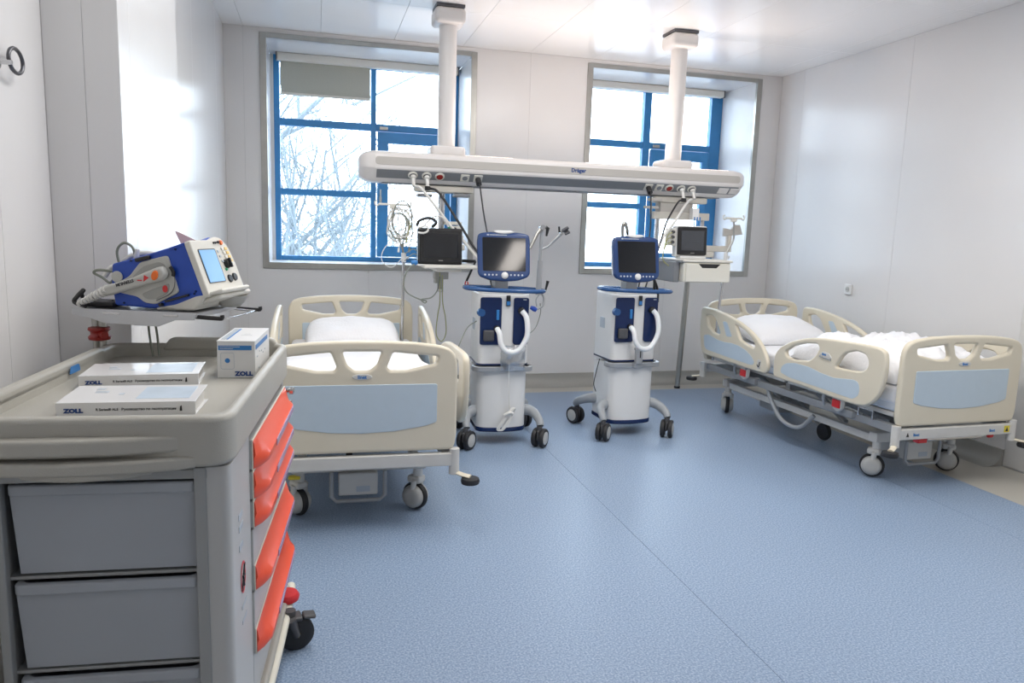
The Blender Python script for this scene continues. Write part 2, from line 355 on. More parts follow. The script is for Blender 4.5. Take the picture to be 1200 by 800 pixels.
# windows ----------------------------------------------------------
YW = 7.55
def window(name, label, x0, x1, fx0, fx1, mx0, mx1, sx):
    w = struct(name, label, 'window'); s = .055
    z0, z1 = WZ0, WZ1
    for a in ((x0, x0 + s, z0, z1), (x1 - s, x1, z0, z1), (x0 + s, x1 - s, z1 - .04, z1), (x0 + s, x1 - s, z0, z0 + s)):
        B('steel_trim', 'steel', w, a[0], a[1], YB - .014, YB + .02, a[2], a[3], bev=.003)
    rx0, rx1, rz0, rz1 = x0 + s - .01, x1 - s + .01, z0 + s - .01, z1 - .03
    B('reveal_panel', 'wall', w, rx0 - .03, rx0, YB + .02, YW + .12, rz0, rz1, bev=.001)
    B('reveal_panel', 'wall', w, rx1, rx1 + .03, YB + .02, YW + .12, rz0, rz1, bev=.001)
    B('reveal_panel', 'wall', w, rx0, rx1, YB + .02, YW + .12, rz1, rz1 + .02, bev=.001)
    B('window_sill', 'wall', w, rx0 - .03, rx1 + .03, YB + .02, YW + .12, rz0 - .04, rz0, bev=.002)
    y0, y1 = YW - .01, YW + .06
    def fr(nm, a, b_, c, d, yy0=y0, yy1=y1): B(nm, 'blueframe', w, a, b_, yy0, yy1, c, d, bev=.004)
    bz, tz = 1.15, 3.05
    lx = max(rx0, fx0 - .052); fr('window_frame', lx, fx0, rz0, rz1)
    if lx > rx0: B('reveal_strip', 'wall', w, rx0, lx, y0 + .01, y1, rz0, rz1, bev=0)
    fr('window_frame', fx1, rx1, rz0, rz1)
    fr('window_frame', fx0, fx1, rz0, 1.195); fr('window_frame', fx0, fx1, 3.0, rz1)
    fr('mullion', mx0, mx1, 1.195, 3.0, y0 - .004)
    t1a, t1b, t2a, t2b = 2.42, 2.485, 1.775, 1.835
    fr('transom', fx0, mx0, t1a, t1b); fr('transom', mx1, fx1, t1a, t1b); fr('transom', fx0, mx0, t2a, t2b)
    # opening sash
    f = nb(); a, b_, c, d = mx1 + .012, fx1 - .012, 1.205, 2.41; k_ = .105
    plate(f, [(a, c), (b_, c), (b_, d), (a, d)], [[(a + k_, c + k_), (b_ - k_ * .75, c + k_), (b_ - k_ * .75, d - k_), (a + k_, d - k_)]], .06, .008, T(0, YW - .012, 0) @ XZ)
    obj('sash', f, 'blueframe', w)
    f = nb(); cyl(f, (a + .03, YW - .05, 1.72), (a + .03, YW - .05, 1.86), .009); box(f, a + .018, a + .042, YW - .055, YW - .04, 1.74, 1.79, .003); obj('handle', f, 'steel', w)
    f = nb(); box(f, a + .02, a + .10, YW - .03, YW - .018, 2.43, 2.46, .003); obj('hinge_cover', f, 'steel', w)
    for p in ((fx0, mx0, 1.195, t2a), (fx0, mx0, t2b, t1a), (fx0, mx0, t1b, 3.0), (mx1, fx1, t1b, 3.0)):
        B('window_pane', 'glass', w, p[0] - .004, p[1] + .004, YW + .024, YW + .028, p[2] - .004, p[3] + .004, bev=0)
    B('window_pane', 'glass', w, a + k_ - .006, b_ - k_ * .75 + .006, YW - .012, YW - .008, c + k_ - .006, d - k_ + .006, bev=0)
    return w
window('window_1', 'left blue framed window in a steel trimmed deep opening', *WIN[0], -.335, 1.31, .512, .562, 0)
window('window_2', 'right blue framed window in a steel trimmed deep opening', *WIN[1], 2.60, 4.165, 3.375, 3.455, 0)
def blind(label, x0, x1, fab=None):
    t = thing('roller_blind', label, 'blind', ((x0 + x1) / 2, YW - .09, 3.02)); h = (x1 - x0) / 2
    B('cassette', 'cassette', t, -h, h, -.04, .04, -.035, .035, bev=.012)
    B('end_cap', 'darkmetal', t, -h - .008, -h, -.042, .042, -.037, .037, bev=.003); B('end_cap', 'darkmetal', t, h, h + .008, -.042, .042, -.037, .037, bev=.003)
    if fab:
        B('fabric', 'blind', t, fab[0] - (x0 + x1) / 2, fab[1] - (x0 + x1) / 2, .012, .016, fab[2] - 3.02, -.02, bev=0)
        B('bottom_bar', 'cassette', t, fab[0] - (x0 + x1) / 2, fab[1] - (x0 + x1) / 2, .006, .022, fab[2] - 3.045, fab[2] - 3.02, bev=.005)
    return t
blind('roller blind with grey beige fabric partly lowered in the left window', -.35, 1.34, (-.32, .50, 2.71))
blind('rolled up roller blind cassette at the top of the right window', 2.52, 4.24)
# socket
t = thing('wall_socket', 'small white socket on the right wall above the bed', 'socket', (XR, 5.607, 1.082))
f = nb(); plate(f, round_poly([(-.045, -.045), (.045, -.045), (.045, .045), (-.045, .045)], .01), [], .016, .004, T(-.009, 0, 0) @ YZ); obj('faceplate', f, 'ventwhite', t)
f = nb(); lathe(f, [(.024, 0), (.024, .003), (.019, .004)], 20, T(-.018, 0, 0) @ RY(-90)); obj('socket_well', f, 'wheelgrey', t)
f = nb(); cyl(f, (-.024, -.009, 0), (-.021, -.009, 0), .0035, 8); cyl(f, (-.024, .009, 0), (-.021, .009, 0), .0035, 8); obj('pin_hole', f, 'black', t)
# wall hook at far left
t = thing('wall_hook', 'dark chrome ring hook on the left wall at the photo edge', 'hook', (XN, 2.56, 1.94))
f = nb(); tube(f, [(.03 , .06 + .055 * math.cos(a), .015 + .035 * math.sin(a)) for a in [i * PI / 8 for i in range(16)]], .006, 8, 3, True); obj('ring', f, 'darkmetal', t)
f = nb(); lathe(f, [(.02, 0), (.02, .006), (.008, .01), (.007, .04)], 16, RY(90)); obj('mount', f, 'chrome', t)

# outdoors ---------------------------------------------------------
f = nb(); box(f, -60, 80, 9, 160, -4.2, -4.0); o = obj('snowy_ground', f, 'snow'); tag(o, 'pale snowy ground beyond the windows', 'ground', kind='structure')
def tree(name, label, x, y, z, h, seed, m='branch', lean=0, n0=6):
    rnd = random.Random(seed); b1, b2 = nb(), nb()
    def grow(bm, p, d, L, r, depth):
        pts = [p.copy()]
        for i in range(3):
            d = (d + Vector((rnd.uniform(-.16, .16), rnd.uniform(-.16, .16), rnd.uniform(-.05, .12)))).normalized(); pts.append(pts[-1] + d * L / 3)
        tube(bm, pts, [r, r * .6], 4 if depth > 1 else 7)
        if depth >= 5: return
        for i in range(n0 if depth == 0 else (4 if depth < 3 else 3)):
            k_ = rnd.uniform(.25, 1) if depth else rnd.uniform(.3, 1); q = pts[min(2, int(k_ * 3))].lerp(pts[min(3, int(k_ * 3) + 1)], k_ * 3 % 1)
            nd = (d * .55 + Vector((rnd.uniform(-1, 1), rnd.uniform(-.8, .8), rnd.uniform(-.25, .9)))).normalized()
            grow(b2 if depth + 1 > 1 else bm, q, nd, L * rnd.uniform(.5, .72), r * .5, depth + 1)
    grow(b1, Vector((0, 0, 0)), Vector((lean, 0, 1)).normalized(), h * .55, h * .011, 0)
    t = thing(name, label, 'tree', (x, y, z)); obj('trunk', b1, m, t, weld=False); o_ = obj('twigs', b2, m, t, weld=False, wn=False); return t
tree('bare_tree', 'pale bare tree with tangled branches outside the left window', -1.2, 15.0, -4, 11, 3, 'branchpale', -.05, 9)
tree('bare_tree', 'frosty bare tree low behind the left window, right of the tangled one', .9, 21.0, -4, 7.0, 8, 'branch', .05, 8)
tree('bare_tree', 'dense pale thicket tree nearest the lower left panes of the left window', -.55, 12.5, -4, 7.5, 14, 'branchpale', .02, 12)
for i, (x, y, h, s) in enumerate(((9.5, 42, 4.2, 21), (12.5, 45, 4.0, 22), (15.5, 43, 4.3, 23), (18.6, 46, 4.1, 24))):
    t = tree('distant_tree', 'hazy bare tree on the snowy skyline outside the right window', x, y, -4, h, s, 'branchpale', 0, 5); t['group'] = 'far trees outside the right window'

# ================================================================== BEDS
def mirror(p): return [(-x, z) for x, z in p][::-1]
def board(z_bot, foot):
    h = [(-.445, z_bot), (-.46, z_bot + .06), (-.46, .84), (-.452, .885), (-.425, .922), (-.37, .94), (-.25, .955), (-.1, .962), (0, .963)]
    if not foot: h = [(x, z + .02) for x, z in h]
    return round_poly(h + mirror(h)[1:], .03, 3)
def openings(dz):
    L_ = [(-.365, .885), (-.15, .906), (-.142, .90), (-.118, .835), (-.13, .818), (-.21, .818), (-.355, .85)]
    C_ = [(-.092, .910), (.092, .910), (.070, .845), (.035, .818), (-.035, .818), (-.070, .845)]
    q = [round_poly(L_, .012), round_poly(C_, .014), round_poly(mirror(L_), .012)]
    return [[(x, z + dz) for x, z in h] for h in q]
def caster(parent, x, y, rz, lab=None, h=.30):
    m_ = T(x, y, 0) @ RZ(rz)
    f = nb(); cyl(f, (0, 0, .15), (0, 0, h), .026); box(f, -.034, .034, -.03, .05, .15, .19, .012); tube(f, [(.034, 0, .17), (.034, .015, .08)], .016, 8); tube(f, [(-.034, 0, .17), (-.034, .015, .08)], .016, 8)
    f.transform(m_); c = obj('caster', f, 'bedmetal', parent)
    f = nb(); lathe(f, [(.052, -.016), (.070, -.015), (.0755, -.006), (.0755, .006), (.070, .015), (.052, .016)], 32, RY(90)); f.transform(m_ @ T(0, .015, .0755)); obj('tyre', f, 'rubber', c)
    f = nb(); lathe(f, [(.02, -.052), (.045, -.050), (.060, -.036), (.062, -.01), (.062, .01), (.060, .036), (.045, .050), (.02, .052)], 32, RY(90)); f.transform(m_ @ T(0, .015, .0755)); obj('wheel_cover', f, 'wheelgrey', c)
    return c
SIDE_H = [(1.04, .902), (.95, .912), (.84, .908), (.69, .888), (.54, .862), (.42, .83), (.31, .79), (.22, .742), (.15, .685), (.095, .61), (.085, .55), (.105, .515), (.17, .503), (.53, .506), (.94, .512), (1.0, .53), (1.03, .60), (1.055, .72), (1.055, .82)]
H_H1 = [(.97, .845), (.88, .858), (.82, .83), (.735, .725), (.76, .708), (.84, .715), (.93, .76)]
H_P = [(.71, .826), (.645, .826), (.56, .718), (.64, .708)]
H_H2 = [(.535, .822), (.40, .79), (.30, .745), (.25, .69), (.27, .676), (.37, .69), (.46, .715)]
H_B = [(.98, .675), (.90, .688), (.76, .664), (.66, .660), (.56, .668), (.46, .662), (.37, .645), (.29, .612), (.245, .575), (.25, .55), (.29, .54), (.58, .546), (.93, .558), (.965, .59)]
SIDE_F = [(.010, .53), (.014, .63), (.0, .68), (-.04, .725), (-.11, .768), (-.20, .805), (-.32, .838), (-.43, .856), (-.60, .868), (-.80, .876), (-.94, .878), (-1.0, .868), (-1.03, .84), (-1.04, .74), (-1.02, .625), (-.985, .56), (-.93, .515), (-.87, .495), (-.70, .487), (-.36, .500), (-.05, .504), (-.005, .51)]
F_H1 = [(-.105, .71), (-.19, .765), (-.31, .80), (-.43, .816), (-.455, .79), (-.42, .73), (-.36, .688), (-.20, .668), (-.125, .68)]
F_H2 = [(-.62, .692), (-.66, .76), (-.70, .80), (-.79, .826), (-.87, .818), (-.90, .78), (-.895, .735), (-.85, .708), (-.74, .696)]
F_B = [(-.075, .555), (-.085, .60), (-.13, .63), (-.22, .648), (-.37, .649), (-.50, .630), (-.62, .622), (-.72, .636), (-.80, .646), (-.84, .635), (-.855, .59), (-.845, .55), (-.80, .522), (-.53, .528), (-.17, .536)]
def siderail(parent, side, head):
    x = side * .515; m_ = T(x, 0, 0) @ YZ
    f = nb(); o_, hs, bl = (SIDE_H, [H_H1, H_H2], [H_B, H_P]) if head else (SIDE_F, [F_H1, F_H2], [F_B])
    plate(f, smooth2(o_), [round_poly(h, .02) for h in hs], .036, .014, m_, 3)
    r = obj('siderail', f, 'cream', parent)
    for b_ in bl:
        f = nb(); plate(f, round_poly(b_, .02), [], .0385, .002, m_); obj('blue_inset', f, 'insetblue', r)
    if head:
        f = nb(); plate(f, round_poly([(.155, .60), (.205, .60), (.20, .53), (.165, .53)], .015), [], .043, .004, m_); obj('angle_badge', f, 'bedmetal', r)
        f = nb(); tube(f, [(side * .538, .168, .585), (side * .538, .18, .545), (side * .538, .20, .56)], .004, 6, 4); obj('angle_pointer', f, 'black', r)
    else:
        f = nb(); plate(f, round_poly([(-.46, .752), (-.50, .775), (-.56, .772), (-.59, .742), (-.53, .728)], .012), [], .043, .004, m_); obj('brand_badge', f, 'bedmetal', r)
        f = nb(); plate(f, round_poly([(-.47, .746), (-.58, .736), (-.58, .728), (-.47, .737)], .004), [], .052, .003, m_); obj('release_handle', f, 'bedgrey', r)
        f = nb(); text(f, 'linet', .022, T(side * .5375, -.495 if side < 0 else -.545, .752) @ RZ(side * 90) @ RX(90), .0006); obj('badge_lettering', f, 'stripe', r)
    y0 = .35 if head else -.70
    f = nb()
    for dy in (0, .16):
        tube(f, [(side * .50, y0 + dy, .55), (side * .49, y0 + dy + .05, .47), (side * .45, y0 + dy + .08, .40)], .011, 8, 4, flat=1.4)
    box(f, side * .44 - .02, side * .44 + .02, y0 - .03, y0 + .30, .375, .42, .006); obj('rail_linkage', f, 'bedgrey', r)
    f = nb(); plate(f, round_poly([(y0 + .02, .52), (y0 + .12, .52), (y0 + .115, .42), (y0 + .07, .395), (y0 + .025, .42)], .02), [], .03, .008, T(side * .485, 0, 0) @ YZ); obj('latch_housing', f, 'bedmetal', r)
    f = nb(); box(f, side * .503 - .006, side * .503 + .006, y0 + .035, y0 + .105, .425, .478, .004); obj('red_latch', f, 'red', r)
    return r
def smooth2(p): return [(q.x, q.y) for q in smooth_path([(a, b_, 0) for a, b_ in p], 3, True)]
def make_bed(name, label, loc, rz):
    t = thing(name, label, 'bed', loc, rz, 'hospital beds in the ward')
    for nm, y, ft, zb in (('footboard', -1.08, True, .415), ('headboard', 1.08, False, .42)):
        s_ = -1 if ft else 1; dz = 0 if ft else .022
        f = nb(); plate(f, board(zb, ft), openings(dz), .04, .015, T(0, y, 0) @ XZ, 3); o = obj(nm, f, 'cream', t)
        f = nb(); bp = [(-.36, .752 + dz), (.36, .752 + dz), (.36, .56), (.30, .541), (.15, .519), (0, .512), (-.15, .519), (-.30, .541), (-.36, .56)]
        plate(f, round_poly(bp, .012), [], .046, .003, T(0, y, 0) @ XZ); obj('blue_inset', f, 'insetblue', o)
        f = nb(); plate(f, [(.047 * math.cos(a), .79 + dz + .015 * math.sin(a)) for a in [i * PI / 12 for i in range(24)]], [], .048, .003, T(0, y, 0) @ XZ); obj('oval_badge', f, 'bedmetal', o)
        if ft:
            f = nb(); text(f, 'linet', .024, T(0, y - .0245, .782) @ RX(90), .0007, align='CENTER'); obj('badge_lettering', f, 'stripe', o)
    # end rails, posts, bumpers
    for s_, nm in ((-1, 'foot'), (1, 'head')):
        B('end_rail', 'bedmetal', t, -.44, .44, s_ * 1.09 - .02, s_ * 1.09 + .02, .335, .40, bev=.005)
        for sx in (-1, 1):
            x = sx * .452
            f = nb(); cyl(f, (x, s_ * 1.09, .29), (x, s_ * 1.09, .42), .026); p = obj('corner_post', f, 'bedmetal', t)
            f = nb(); tube(f, [(x, s_ * 1.09, .30), (x + sx * .04, s_ * 1.12, .29), (x + sx * .075, s_ * 1.14, .285)], .018, 8, flat=.5); obj('bumper_bracket', f, 'cream', p)
            f = nb(); lathe(f, [(.03, 0), (.044, .004), (.048, .016), (.044, .03), (.03, .034)], 24, T(x + sx * .075, s_ * 1.14, .248)); obj('bumper_roller', f, 'rubber', p)
    # mattress platform + side rails of frame
    for sx in (-1, 1): B('side_beam', 'bedgrey', t, sx * .41 - .02, sx * .41 + .02, -1.07, 1.07, .36, .41, bev=.004)
    for i, y in enumerate((-.78, -.26, .26, .78)): B('platform_section', 'bedmetal', t, -.42, .42, y - .245, y + .245, .455, .485, bev=.008)
    for y in (-.5, 0, .5): B('cross_beam', 'bedgrey', t, -.40, .40, y - .025, y + .025, .40, .455, bev=.004)
    B('mattress', 'mattress', t, -.425, .425, -1.04, 1.045, .485, .64, bev=.03, seg=4) if False else obj('mattress', box(nb(), -.425, .425, -1.04, 1.045, .486, .64, .03, seg=4), 'mattress', t)
    o = obj('bed_sheet', box(nb(), -.435, .435, -1.045, 1.05, .53, .655, .035, seg=4), 'sheet', t)
    # lifting column arms and undercarriage
    for sx in (-1, 1):
        B('undercarriage_beam', 'bedmetal', t, sx * .30 - .022, sx * .30 + .022, -.80, .90, .225, .275, bev=.005)
    for y in (-.80, .90): B('axle_beam', 'bedmetal', t, -.345, .345, y - .035, y + .035, .235, .30, bev=.008)
    for sx in (-1, 1):
        for y0, y1 in ((-.45, -.15), (.25, .55)): obj('lifting_arm', tube(nb(), [(sx * .25, y0, .27), (sx * .25, y1, .40)], .02, 8), 'bedgrey', t)
    f = nb(); cyl(f, (0, -.6, .30), (0, .1, .36), .03); obj('actuator', f, 'bedgrey', t)
    for x, y, r_ in ((-.305, -.80, 38), (.305, -.80, 50), (-.305, .90, -30), (.305, .90, 20)): caster(t, x, y, r_, h=.245)
    f = nb(); tube(f, [(-.05, .30, .24), (-.045, .12, .15), (-.04, .03, .08)], .014, 8); fw = obj('fifth_wheel', f, 'bedgrey', t)
    f = nb(); lathe(f, [(.03, -.02), (.06, -.018), (.068, 0), (.06, .018), (.03, .02)], 28, T(-.04, 0, .069) @ RY(90)); obj('tyre', f, 'rubber', fw)
    # control box in bracket under foot end
    c = B('control_box', 'bedmetal', t, -.11, .09, -.86, -.60, .115, .235, bev=.008)
    f = nb(); tube(f, [(-.145, -.88, .25), (-.145, -.88, .12), (-.12, -.88, .095), (.10, -.88, .095), (.125, -.88, .12), (.125, -.88, .25)], .011, 8); obj('box_bracket', f, 'bedgrey', c)
    f = nb(); box(f, -.02, .05, -.862, -.8605, .135, .165); obj('type_label', f, 'greyink', c)
    c = B('battery_box', 'bedgrey', t, -.20, .10, .35, .60, .13, .23, bev=.008)
    f = nb(); tube(f, [(-.40, .25, .40), (-.41, .16, .28), (-.41, .02, .17), (-.40, -.16, .16), (-.36, -.26, .27)], .016, 10, 5); obj('corrugated_cable', f, 'ventgrey', t)
    f = nb(); tube(f, [(-.445, -.80, .42), (-.475, -.80, .42), (-.475, -.80, .47), (-.475, -.92, .47), (-.475, -.92, .42), (-.445, -.92, .42)], .006, 8); obj('strap_hook', f, 'chrome', t)
    for side in (-1, 1):
        for head in (0, 1): siderail(t, side, head)
    return t
bed1 = make_bed('hospital_bed', 'cream hospital bed with blue foot panel left of the ventilators, foot end towards viewer', (.225, 4.62, 0), -1.2)
bed2 = copy_tree(bed1)
bed2['label'] = 'cream hospital bed by the right wall with near siderails seen from the side'
bed2.location = (3.755, 4.68, 0); bed2.rotation_euler = (0, 0, R(2))
for x in (-.34, .25):
    f = nb(); text(f, 'linet', .026, T(x, -1.1115, .357) @ RX(90), .0004); obj('rail_lettering', f, 'stripe', bed2)
for x in (-.405, .37):
    f = nb(); box(f, x, x + .042, -1.112, -1.1105, .348, .390); w_ = obj('warning_sticker', f, 'yellow' if x > 0 else 'bedmetal', bed2)
    f = nb(); plate(f, [(x + .010, .355), (x + .032, .355), (x + .021, .382)], [], .001, .0002, T(0, -1.1125, 0) @ XZ); obj('warning_triangle', f, 'black', w_)
f = nb(); cyl(f, (-.18, -1.05, .318), (.25, -1.05, .318), .017); cyl(f, (.25, -1.05, .318), (.31, -1.05, .318), .006); obj('trendelenburg_bar', f, 'chrome', bed2)
f = nb(); lathe(f, [(.01, 0), (.02, .01), (.02, .03), (.008, .038)], 16, T(.31, -1.05, .318) @ RY(90)); obj('red_knob', f, 'red', bed2)
B('red_pedal', 'red', bed2, -.27, -.20, -1.085, -1.04, .30, .33, bev=.006)
f = nb(); box(f, -.36, -.30, -.84, -.80, .205, .222, .006); obj('yellow_brake_tab', f, 'yellow', bed1)
f = nb(); box(f, -.425, -.385, -1.112, -1.1105, .345, .39); obj('type_plate', f, 'greyink', bed1)
def bedpt(bed, x, y, z):
    a = bed.rotation_euler.z; return (bed.location.x + x * math.cos(a) - y * math.sin(a), bed.location.y + x * math.sin(a) + y * math.cos(a), z)
def cushion(w, d, h, nx=26, ny=20, seed=0, amp=.01, sharp=.55, fold=0):
    f = nb(); grid = []
    for s_ in (1, -1):
        G = []
        for i in range(nx + 1):
            row = []
            for j in range(ny + 1):
                u, v_ = 2 * i / nx - 1, 2 * j / ny - 1
                k_ = max(0, (1 - abs(u) ** 4)) ** sharp * max(0, (1 - abs(v_) ** 4)) ** sharp
                n_ = noise.noise(Vector((u * 2.2 + seed, v_ * 2.2, s_ * .5))) * amp + noise.noise(Vector((u * 7 + seed, v_ * 6, s_))) * amp * .35
                if fold: n_ += abs(math.sin(u * 5 + 3 * noise.noise(Vector((u * 2, v_ * 3 + seed, 0))) + v_ * 2)) * fold
                pin = 1 - .05 * (abs(u) * abs(v_)) ** 2
                z = (k_ * h * (.5 if s_ < 0 else .62) + n_ * k_ ** .5) * s_ if s_ > 0 else -k_ * h * .32
                row.append(f.verts.new((u * w / 2 * pin, v_ * d / 2 * pin, z)))
            G.append(row)
        for i in range(nx):
            for j in range(ny):
                q = (G[i][j], G[i + 1][j], G[i + 1][j + 1], G[i][j + 1]); f.faces.new(q if s_ > 0 else q[::-1])
    bmesh.ops.remove_doubles(f, verts=f.verts, dist=1e-4); return f
o = obj('pillow', cushion(.66, .44, .17, seed=2, amp=.012), 'sheet', wn=False, sharp=80); o.location = bedpt(bed1, .0, .78, .715); o.rotation_euler = (R(12), 0, R(-1))
tag(o, 'white pillow at the head of the left bed', 'pillow', 'bed pillows')
o = obj('pillow', cushion(.70, .50, .19, seed=9, amp=.012), 'sheet', wn=False, sharp=80); o.location = bedpt(bed2, .0, .70, .725); o.rotation_euler = (R(12), 0, R(2))
tag(o, 'plump white pillow at the head of the right bed', 'pillow', 'bed pillows')
def duvet(w, d, h, seed, amp, drop):
    f = nb(); nx, ny = 56, 44; G = []
    for i in range(nx + 1):
        row = []
        for j in range(ny + 1):
            u, v_ = 2 * i / nx - 1, 2 * j / ny - 1
            e_ = max(0, 1 - abs(u) ** 8) ** .5 * max(0, 1 - abs(v_) ** 8) ** .5
            n_ = noise.fractal(Vector((u * 2.6 + seed, v_ * 2.2, 0)), 1, 2, 4) * amp
            r_ = (1 - abs(noise.noise(Vector((u * 3.4 + seed, v_ * 2.7, 4.2)))) * 2.0) ** 2 * amp * .8 if amp > .012 else 0
            row.append(f.verts.new((u * w / 2 + .012 * noise.noise(Vector((u, v_ * 5, 7))), v_ * d / 2 + .015 * noise.noise(Vector((u * 5, v_, 3))), e_ * (h + n_ + r_) )))
        G.append(row)
    H_ = []
    for i in range(nx): 
        for j in range(ny): f.faces.new((G[i][j], G[i + 1][j], G[i + 1][j + 1], G[i][j + 1]))
    ring = [G[i][0] for i in range(nx + 1)] + [G[nx][j] for j in range(1, ny + 1)] + [G[i][ny] for i in range(nx - 1, -1, -1)] + [G[0][j] for j in range(ny - 1, 0, -1)]
    low = [f.verts.new(q.co + Vector((0, 0, -drop))) for q in ring]
    for i in range(len(ring)): f.faces.new((ring[i], ring[i - 1], low[i - 1], low[i]))
    f.faces.new(low); return f
o = obj('folded_duvet', duvet(.86, .98, .15, 5, .055, .012), 'sheet', wn=False, sharp=80); o.location = bedpt(bed2, .0, -.53, .67)
o.rotation_euler = (0, 0, R(2)); tag(o, 'crumpled white duvet heaped on the foot half of the right bed', 'duvet', 'bed covers')
o = obj('folded_duvet', duvet(.84, .60, .09, 11, .016, .012), 'sheet', wn=False, sharp=80); o.location = bedpt(bed1, .0, -.62, .67)
o.rotation_euler = (0, 0, R(-1)); tag(o, 'white folded duvet lying behind the footboard of the left bed', 'duvet', 'bed covers')

# drip poles clamped to the bed heads
def drip_pole(label, base, pts, hook_w, lab2=None, coil=False):
    t = thing('drip_pole', label, 'drip pole', base, 0, 'drip poles on the beds')
    bx, by, bz = base; L_ = [(x - bx, y - by, z - bz) for x, y, z in pts]
    f = nb(); tube(f, [L_[0], L_[1]], .011, 12); obj('lower_tube', f, 'chrome', t)
    f = nb(); tube(f, L_[1:], .0075, 10, 5); obj('upper_tube', f, 'steel', t)
    f = nb(); p = Vector(L_[1]); cyl(f, p - Vector((0, 0, .03)), p + Vector((0, 0, .035)), .018); cyl(f, p + Vector((0, 0, 0)), p + Vector((.035, 0, 0)), .01); obj('clamp_knob', f, 'ventwhite', t)
    e_ = Vector(L_[-1]); f = nb(); box(f, e_.x - hook_w, e_.x + hook_w, e_.y - .012, e_.y + .012, e_.z - .008, e_.z + .008, .005)
    box(f, e_.x - .025, e_.x + .025, e_.y - .016, e_.y + .016, e_.z - .03, e_.z + .005, .006)
    hd = obj('hook_bar', f, 'cassette', t)
    for s_ in (-1, 1):
        f = nb(); tube(f, [(e_.x + s_ * (hook_w - .01), e_.y, e_.z), (e_.x + s_ * (hook_w + .014), e_.y, e_.z - .012), (e_.x + s_ * (hook_w + .024), e_.y, e_.z + .012), (e_.x + s_ * (hook_w + .008), e_.y, e_.z + .026)], .006, 8, 4); obj('hook', f, 'cassette', hd)
    return t
drip_pole('steel drip pole at the head of the left bed, hung with looped cables', (.60, 5.47, .47), [(.60, 5.47, .47), (.61, 5.47, 1.28), (.603, 5.47, 1.34), (.56, 5.47, 1.44), (.525, 5.47, 1.52), (.53, 5.47, 1.66)], .105)
drip_pole('steel drip pole at the head of the right bed with empty hooks', (3.235, 5.55, .47), [(3.235, 5.55, .47), (3.285, 5.55, 1.34), (3.295, 5.55, 1.38), (3.345, 5.55, 1.48), (3.345, 5.55, 1.56), (3.335, 5.55, 1.66)], .075)
# looped leads on left pole
t = thing('lead_bundle', 'tangle of pale monitor leads looped over the left drip pole', 'cable', (.60, 5.44, 1.55))
rr_ = random.Random(3)
for i in range(8):
    f = nb(); cx, cz, rx, rz_ = rr_.uniform(-.06, .03), rr_.uniform(-.06, .02), rr_.uniform(.045, .08), rr_.uniform(.08, .13)
    tube(f, [(cx + rx * math.cos(a) + rr_.uniform(-.008, .008), rr_.uniform(-.02, .02), cz + rz_ * math.sin(a)) for a in [k_ * PI / 5 for k_ in range(10)]], .0048, 6, 4, True)
    obj('lead', f, ('cabwhite', 'cabwhite', 'cabgrey', 'cabwhite')[i % 4], t)
for i, (x, z0_, z1_) in enumerate(((.01, .08, -.16), (.035, .06, -.13), (.055, .05, -.2), (-.02, .0, -.20))):
    f = nb(); tube(f, [(x, -.01, z0_), (x + .012, -.02, (z0_ + z1_) / 2), (x - .01, -.01, z1_)], .004, 6, 4); tube(f, [(x - .01, -.01, z1_), (x - .012, -.01, z1_ - .03)], .008, 6); obj('lead_end', f, ('cabgrey', 'cabyellow', 'cabgrey', 'cabwhite')[i], t)
f = nb(); tube(f, [(-.02, 0, -.10), (-.13, -.01, -.20), (-.15, 0, -.29), (-.08, 0, -.34), (.0, 0, -.27)], .0035, 6, 6); obj('lead', f, 'cabwhite', t)

# ================================================================== CEILING BEAM
t = thing('ceiling_supply_beam', 'long white medical supply beam hung from the ceiling on two columns', 'supply beam', (1.87, 5.75, 1.94))
def L2(p): return (p[0] - 5.75, p[1] - 1.94)
prof = [L2(p) for p in ((5.60, 2.046), (5.565, 2.034), (5.552, 2.010), (5.552, 1.93), (5.562, 1.914), (5.625, 1.856), (5.64, 1.836), (5.66, 1.828), (5.86, 1.828), (5.90, 1.85), (5.935, 1.91), (5.94, 2.01), (5.92, 2.04), (5.88, 2.05))]
def extrude_x(prof, xa, xb, caps=()):
    f = nb(); rows = []
    for x, sc, dz in [c for c in caps if c[0] < (xa + xb) / 2] + [(xa, 1, 0), (xb, 1, 0)] + [c for c in caps if c[0] > (xa + xb) / 2]:
        rows.append([f.verts.new((x, p[0] * sc, p[1] * sc + dz)) for p in prof])
    for A, C_ in zip(rows, rows[1:]):
        for i in range(len(prof)): f.faces.new((A[i], A[(i + 1) % len(prof)], C_[(i + 1) % len(prof)], C_[i]))
    f.faces.new(rows[0][::-1]); f.faces.new(rows[-1]); return f
obj('beam_body', extrude_x(prof, -1.46, 1.46), 'beam', t)
obj('end_cap', extrude_x(prof, -1.46, -1.461, ((-1.575, .45, 0), (-1.565, .68, 0), (-1.54, .84, 0), (-1.505, .95, 0))), 'beam', t)
obj('end_cap', extrude_x(prof, 1.461, 1.46, ((1.505, .95, 0), (1.54, .84, .006), (1.575, .66, .012), (1.59, .5, .016))), 'beam', t)
f = nb(); plate(f, round_poly([(-1.46, -.013 + .018), (1.50, -.013 + .018), (1.50, .062), (-1.46, .062)], .024), [], .006, .002, T(0, -.1985, 0) @ XZ); obj('beige_strip', f, 'beampanel', t)
sl = math.degrees(math.atan2(.058, .063))
ms = T(0, 5.594 - 5.75 - .001, 1.885 - 1.94 - .001) @ RX(-90 + 90 - 0) 
f = nb(); pm = Matrix.Translation((0, 5.5935 - 5.75, 1.885 - 1.94)) @ RX(180 - 42.6 + 0)   # panel lying on slanted face
